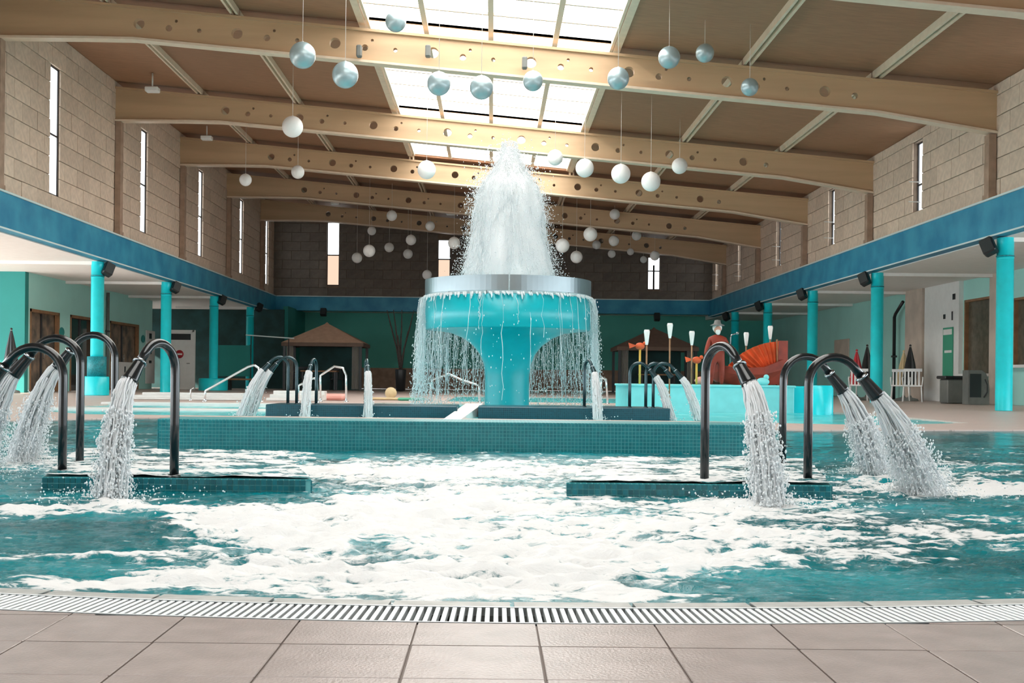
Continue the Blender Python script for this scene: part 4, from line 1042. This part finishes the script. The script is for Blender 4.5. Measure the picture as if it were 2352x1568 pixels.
bar_table(735, 45.8, 'dark wooden table inside the left pavilion'); bar_table(1510, 45.8, 'dark wooden table inside the right pavilion')
def seat_chair(x, Y, rz, m, l, grp=None):
    e = empty('chair', (x, Y, 0), rz, label=l, cat='chair', group=grp)
    MB().bbox((-.25,-.24,.41),(.25,.24,.45),.01).build('seat', m, e)
    for sx in (-1,1):
        MB().tube([(sx*.22,-.21,.42),(sx*.25,-.24,0)], .02, 6).build('leg', m, e); MB().tube([(sx*.22,.21,.42),(sx*.24,.26,0)], .02, 6).build('leg', m, e)
        MB().tube([(sx*.24,-.22,.42),(sx*.26,-.22,.62),(sx*.26,-.1,.66),(sx*.25,.22,.66)], .018, 6).build('armrest', m, e)
    for j in range(5): MB().box((-.2+.09*j-.02,.21,.44),(-.2+.09*j+.02,.24,.84), Matrix.Rotation(-.12,3,'X'), (0,.22,.44)).build('back_slat', m, e)
    MB().box((-.24,.25,.82),(.24,.29,.90)).build('top_rail', m, e)
for px, Y, l in ((2068,33.5,'white plastic chair, left one of the pair by the right wall'), (2096,31.9,'white plastic chair, right one of the pair under the black parasol'), (1972,33.2,'white plastic chair standing alone behind the right spout pipe')):
    seat_chair(at(px,900,Y).x, Y, math.radians(-20), 'plastic', l)
for px, Y, m_, l in ((690,46.5,'black','black chair in the left pavilion'),(775,46.5,'black','black chair at the right of the left pavilion table'),(1480,46.6,'black','black chair in the right pavilion')):
    seat_chair(at(px,850,Y).x, Y, 0, m_, l)
# folded parasols
def parasol(px, ytop, Y, m, l):
    p = at(px, ytop, Y); e = empty('folded_parasol', (p.x, Y, 0), label=l, cat='parasol'); h = p.z
    MB().tube([(0,0,0),(0,0,h)], .02, 8).build('pole', 'white', e)
    mb = MB(); n = 16; vs = []
    prof = [(h*.30,.17),(h*.45,.19),(h*.7,.13),(h*.9,.06),(h*.99,.025)]
    for z, r in prof:
        for k in range(n): a = 2*math.pi*k/n; rr = r*(1 if k % 2 else .72); vs.append((rr*math.cos(a), rr*math.sin(a), z))
    mb.add(vs, [(i*n+k,i*n+(k+1)%n,(i+1)*n+(k+1)%n,(i+1)*n+k) for i in range(4) for k in range(n)]).build('canopy', m, e)
    MB().lathe([(0,.16),(.04,.15),(.06,.1),(.22,.06),(.24,0)], n=20).build('base', 'grey', e)
    MB().sphere((0,0,h+.02), .035, 8, 6).build('finial', m, e)
parasol(2076, 808, 34.0, 'sand', 'folded sand coloured parasol beside the black one')
parasol(2091, 795, 33.6, 'black', 'folded black parasol by the right wall')
parasol(1992, 795, 34.5, 'black', 'folded black parasol left of the second right column')
parasol(1968, 806, 34.2, 'redpaint', 'folded red parasol behind the right spout pipe')
parasol(26, 757, 31.0, 'black', 'folded black parasol at the left edge of the photo')
# down pipe, bin, machine, notice etc right
p = onx(2050, 800, XB-.25); e = empty('down_pipe', (XB-.2, p.y, 0), label='black down pipe with a bent top on the right wall', cat='pipe')
MB().tube([(0,0,0),(0,0,2.55),(0,-.1,2.65),(0,-.75,2.98)], .05, 10).build('tube', 'black', e)
MB().box((-.07,-.07,1.3),(.07,.07,1.36)).build('clamp', 'frame_dk', e)
x_ = at(2200, 880, 29.6).x; e = empty('waste_bin', (at(2190,880,30.2).x, 30.2, 0), label='grey bin with a black flat lid by the right windows', cat='bin')
MB().bbox((-.26,-.26,0),(.26,.26,.62),.03).build('body', 'grey', e); MB().bbox((-.33,-.3,.62),(.33,.3,.70),.02).build('lid', 'black', e); MB().box((.22,-.28,0),(.27,-.22,.85)).build('handle_post', 'black', e)
e = empty('service_machine', (at(2241,880,29).x, 29, 0), label='dark grey round shouldered machine beside the bin', cat='machine')
mb = MB(); prof = [(-.42,0),(-.42,.95),(.12,.95),(.30,.86),(.40,.66),(.44,.4),(.44,0)]; n = len(prof)
mb.add([(x,-.3,z) for x,z in prof]+[(x,.3,z) for x,z in prof], [tuple(range(n)), tuple(range(2*n-1,n-1,-1))]+[(i,n+i,n+(i+1)%n,(i+1)%n) for i in range(n)]).build('body', 'grey', e)
e.scale = (.6, .6, .88)
MB().box((-.36,-.315,.2),(.1,-.30,.85)).build('front_panel', 'dark', e); MB().tube([(.2,-.32,.2),(.34,-.32,.35),(.34,-.32,.55),(.24,-.32,.7)], .02, 6).build('hose', 'black', e)
p = onx(2177, 820, XB-.14); e = empty('notice_board', (XB-.13, p.y, 0), label='tall green notice panel on the white wall', cat='notice')
MB().box((-.02,-.35,.6),(0,.35,2.05)).build('panel', 'grn', e); MB().box((-.03,-.3,1.85),(-.02,.3,2.0)).build('heading_strip', 'white', e); MB().box((-.03,-.3,1.35),(-.02,.2,1.42)).build('text_strip', 'white', e)
for (px, py, sy, sz, l) in ((2190,681,.18,.16,'small black square sign high on the white wall panel'),(2168,727,.14,.13,'small dark round mark on the white wall panel'),(2186,725,.08,.24,'small slanting black pictogram on the white wall panel')):
    p = onx(px, py, XB-.14); MB().bbox((-.015,-sy/2,-sz/2),(0,sy/2,sz/2),.004).build('wall_sign', 'black', label=l, cat='sign').location = (XB-.12, p.y, p.z)
p = onx(1933, 795, XB-.02); MB().bbox((-.03,-.9,-.45),(0,.9,.25),.01).build('wall_plaque', 'beige', label='pale brown plaque on the right teal wall', cat='plaque').location = (XB, p.y, p.z)
# door on left with no entry sign (stands across the aisle)
e = empty('white_door', (at(412,890,43).x, 43, 0), label='tall white door with a dark top light and a round no entry sign', cat='door')
hw = 33*43/F
lf_ = MB().bbox((-hw,-.03,0),(hw,.03,2.12),.01).build('leaf', 'white', e)
MB().box((-hw-.02,-.05,0),(-hw+.05,.05,2.16)).box((hw-.05,-.05,0),(hw+.04,.05,2.16)).box((-hw,-.05,2.08),(hw,.05,2.16)).build('frame', 'white', e)
MB().box((-hw+.12,-.05,1.80),(hw-.12,-.028,2.02)).build('top_light', 'dark', e)
disc = MB().lathe([(0,.0),(.15,.0),(.15,.01),(0,.01)], n=24).build('sign_disc', 'redpaint', lf_); disc.location = (0,-.035,1.28); disc.rotation_euler = (math.pi/2,0,0)
MB().box((-.10,-.052,1.25),(.10,-.046,1.31)).build('sign_bar', 'white', lf_)
MB().tube([(hw-.15,-.03,.95),(hw-.15,-.09,.95),(hw-.25,-.09,.95)], .012, 6).build('door_handle', 'steel', lf_)
# notice strip on left wall
p = onx(344, 815, -XB+.02); e = empty('notice_strip', (-XB+.02, p.y, 0), label='white upright notice strip with black pictograms on the left wall', cat='notice')
MB().box((0,-.55,.2),(.03,.55,2.15)).build('panel', 'white', e)
for z, h in ((1.95,.2),(1.62,.14),(1.4,.22),(1.0,.1)): MB().box((.03,-.2,z-h/2),(.04,.1,z+h/2)).build('pictogram', 'black', e)
for px, py, l in ((142,762,'small teal oval sign between the first two left doorways'),(329,778,'small teal oval sign right of the third left doorway')):
    p = onx(px, py, -XB+.02); o = MB().sphere((0,0,0), 1, 16, 8).build('oval_sign', 'teal_deep', label=l, cat='sign'); o.location = p; o.scale = (.02, .22, .14)
p = onx(247, 760, -XB+.06); e = empty('wall_pipe', (-XB+.07, p.y, 0), label='thin dark vertical pipe on the left teal wall', cat='pipe'); MB().tube([(0,0,0),(0,0,3.2)], .05, 8).build('tube', 'grey', e); MB().box((-.06,-.07,1.9),(.06,.07,1.96)).build('clamp', 'frame_dk', e)
# glass screen with seat near third left column
e = empty('acrylic_screen', (at(535,850,44).x, 44, 0), label='teal acrylic screen beside the wide plinth column', cat='screen')
MB().box((-.62,-.02,.5),(.62,.02,1.65)).build('panel', 'teal_deep', e)
for sx in (-1,1): MB().tube([(sx*.62,0,0),(sx*.62,0,1.68)], .025, 8).build('post', 'teal_deep', e)
e = empty('bench', (at(562,880,43.2).x, 43.2, 0), label='low wooden bench before the acrylic screen', cat='bench')
MB().bbox((-.7,-.2,.36),(.7,.2,.42),.01).build('seat', 'wood', e)
for sx in (-1,1): MB().box((sx*.55-.04,-.18,0),(sx*.55+.04,.18,.36)).build('leg', 'black', e)
# hanging light strip above
p = at(620,773,44); e = empty('strip_lamp', p, label='thin pale teal light strip left of the left pavilion roof', cat='lamp'); MB().box((-.9,-.03,-.02),(.9,.03,.02), Matrix.Rotation(.06,3,'Y')).build('tube', 'ledge', e)
for sx in (-.7,.7): MB().tube([(sx,0,sx*-.06),(sx,0,-p.z)], .02, 6).build('post', 'frame_dk', e)

# ---- potted bare tree
b = at(920, 890, 44); e = empty('potted_tree', (b.x, 44, 0), label='bare branched tree in a tall black pot left of the fountain', cat='potted tree')
MB().lathe([(.0,.78),(.17,.78),(.20,.82),(.205,.80),(.17,.02),(.0,.0)], n=20).build('pot', 'black', e)
for px, py in ((889,712),(905,712),(924,712),(950,712),(937,760),(915,770)):
    q = at(px, py, 44)-Vector((b.x, 44, 0)); q.y = random.uniform(-.3,.3); m1 = Vector((q.x*.25+random.uniform(-.03,.03), q.y*.3, .8+(q.z-.8)*.35)); m2 = Vector((q.x*.7, q.y*.7, .8+(q.z-.8)*.72))
    MB().tube([(0,0,.70), m1, m2, q], [.045,.035,.026,.014], 7).build('branch', 'bark', e)
b = at(960,800,43.5); e = empty('wall_lamp', b, label='small dark lamp head at the left edge of the water curtain', cat='lamp'); MB().bbox((-.15,-.08,-.06),(.15,.08,.06),.02).build('head', 'black', e); MB().tube([(0,0,-.06),(0,0,-b.z)], .015, 6).build('pole', 'black', e)

# ---- hand rails
def rail(name, pts, Y, lab, r=.022, dy=0):
    e = empty(name, (at(pts[0][0], pts[0][1], Y).x, Y, 0), label=lab, cat='handrail')
    o = Vector((at(pts[0][0], pts[0][1], Y).x, Y, 0)); P = [at(x, y, Y)-o for x, y in pts]; P[0].z = 0; P[-1].z = 0
    Q = [P[0]]
    for i in range(1, len(P)-1): Q += [P[i].lerp(P[i-1], .18), P[i], P[i].lerp(P[i+1], .18)]
    Q.append(P[-1]); MB().tube(Q, r, 8).build('tube', 'chrome', e)
    for q in (Q[0], Q[-1]): MB().lathe([(0,.02),(r*2,.02),(r*2.1,0)], (q.x, q.y, q.z), n=12).build('foot_flange', 'chrome', e)
rail('hand_rail', [(470,930),(472,897),(570,842),(584,838),(594,845),(600,872),(600,928)], 23.2, 'long pale handrail sloping up behind the left spout jets')
rail('hand_rail', [(736,925),(736,862),(768,841),(788,845),(795,862),(795,925)], 24.2, 'pale arched handrail right of the far facing spout')
rail('hand_rail', [(684,928),(686,885),(720,868),(728,872),(729,928)], 23.0, 'short pale handrail behind the far spout pipes')
rail('hand_rail', [(985,905),(992,872),(1030,858),(1060,872),(1100,885),(1102,905)], 25.0, 'low pale handrail seen through the left water curtain')
rail('hand_rail', [(1378,905),(1382,868),(1392,870),(1396,905)], 25.0, 'short bent handrail right of the fountain')
# ---- steps and curbs of the left bath
for i, (px0, px1, py, Y) in enumerate(((205,600,937,18.3),)):
    pass
e = empty('bath_steps', (-4.6, 18.2, 0), label='white stepped curb of the left bath behind the long mosaic wall', cat='steps')
MB().bbox((-2.2,-.55,-.3),(1.75,.15,.0),.01).build('step', 'step', e)
MB().bbox((-2.2,2.4,-.3),(1.9,2.9,.03),.01).build('step', 'step', e)
e = empty('white_steps', (at(672,915,24.6).x, 24.6, 0), label='flight of low white steps behind the far left spout pipes', cat='steps')
for j in range(3): MB().bbox((-.55,.4*j,0),(.55,.4*j+.36,.06+.07*j),.008).build('step', 'step', e)
e = empty('side_steps', (at(420,910,24.6).x, 24.6, 0), label='long low white steps behind the left handrail', cat='steps')
for j in range(3): MB().bbox((-1.2,.6*j,0),(1.2,.6*j+.5,.03+.05*j),.008).build('step', 'step', e)
# small low posts
for px, l in ((438,'short chrome post before the left white steps'),(405,'left short chrome post on the left deck')):
    b = at(px, 905, 24.0); e = empty('low_post', (b.x, 24.0, 0), label=l, cat='post'); MB().tube([(0,0,0),(0,0,.22),(.06,0,.26)], .012, 6).build('tube', 'chrome', e); MB().lathe([(0,.015),(.03,.015),(.03,0)], n=10).build('foot', 'chrome', e)
# loungers / toys far: pink float, yellow ball, green mat
b = at(760,893,26); MB().bbox((-.32,-.3,0),(.32,.3,.14),.05).build('pink_float', 'pink', label='small pink float on the deck left of the fountain', cat='float').location = (b.x, 26, 0)
b = at(898,886,28); MB().sphere((0,0,.14), .14, 16, 10).build('beach_ball', 'sand', label='sand coloured ball on the deck before the potted tree', cat='ball').location = (b.x, 28, 0)
b = at(905,898,27); MB().bbox((-.55,-.25,0),(.55,.25,.05),.02).build('floating_mat', 'sand', label='pale mat lying before the sand coloured ball', cat='mat').location = (b.x, 27, 0)
b = at(945,900,26.5); MB().bbox((-.3,-.2,0),(.3,.2,.06),.03).build('swim_board', 'grn', label='green swim board on the deck at the left water curtain', cat='swim board').location = (b.x, 26.5, 0)
# seashell figure on the play platform
b = at(1752,878,20.6); MB().sphere((0,0,.06), .09, 12, 8, (1.3,1,.8)).sphere((.06,0,.14), .05, 10, 6).build('turtle_figure', 'playcyan', label='small pale cyan animal figure before the orange sail', cat='play figure').location = (b.x, 20.6, .44)
# ceiling fittings
for px, py, Y, l in ((770,466,43.5,'white box lamp on the fifth beam row, left'),(350,206,28.6,'white ceiling detector before the second beam, far left'),(475,317,34.6,'white ceiling detector before the third beam, left'),(1035,490,44.5,'small pale box lamp left of the plume')):
    p = at(px, py, Y); e = empty('ceiling_fitting', p, label=l, cat='ceiling lamp')
    MB().bbox((-.16,-.12,-.06),(.16,.12,.06),.02).build('housing', 'white', e); MB().tube([(0,0,.06),(0,0,zceil(p.x)-p.z-.01)], .02, 6).build('stem', 'white', e)
for px, l in ((825,'on the nearest beam, left'),(983,'before the dark pair of balls'),(1205,'on the nearest beam over the plume')):
    p = at(px, 118 if px < 1000 else 145, 22.3); e = empty('spot_lamp', p, label='small spot lamp '+l, cat='spot lamp')
    MB().bbox((-.05,-.08,-.11),(.05,.08,.11),.02).build('housing', 'grey', e); MB().tube([(0,.05,0),(0,.29,0)], .015, 6).build('arm', 'grey', e)
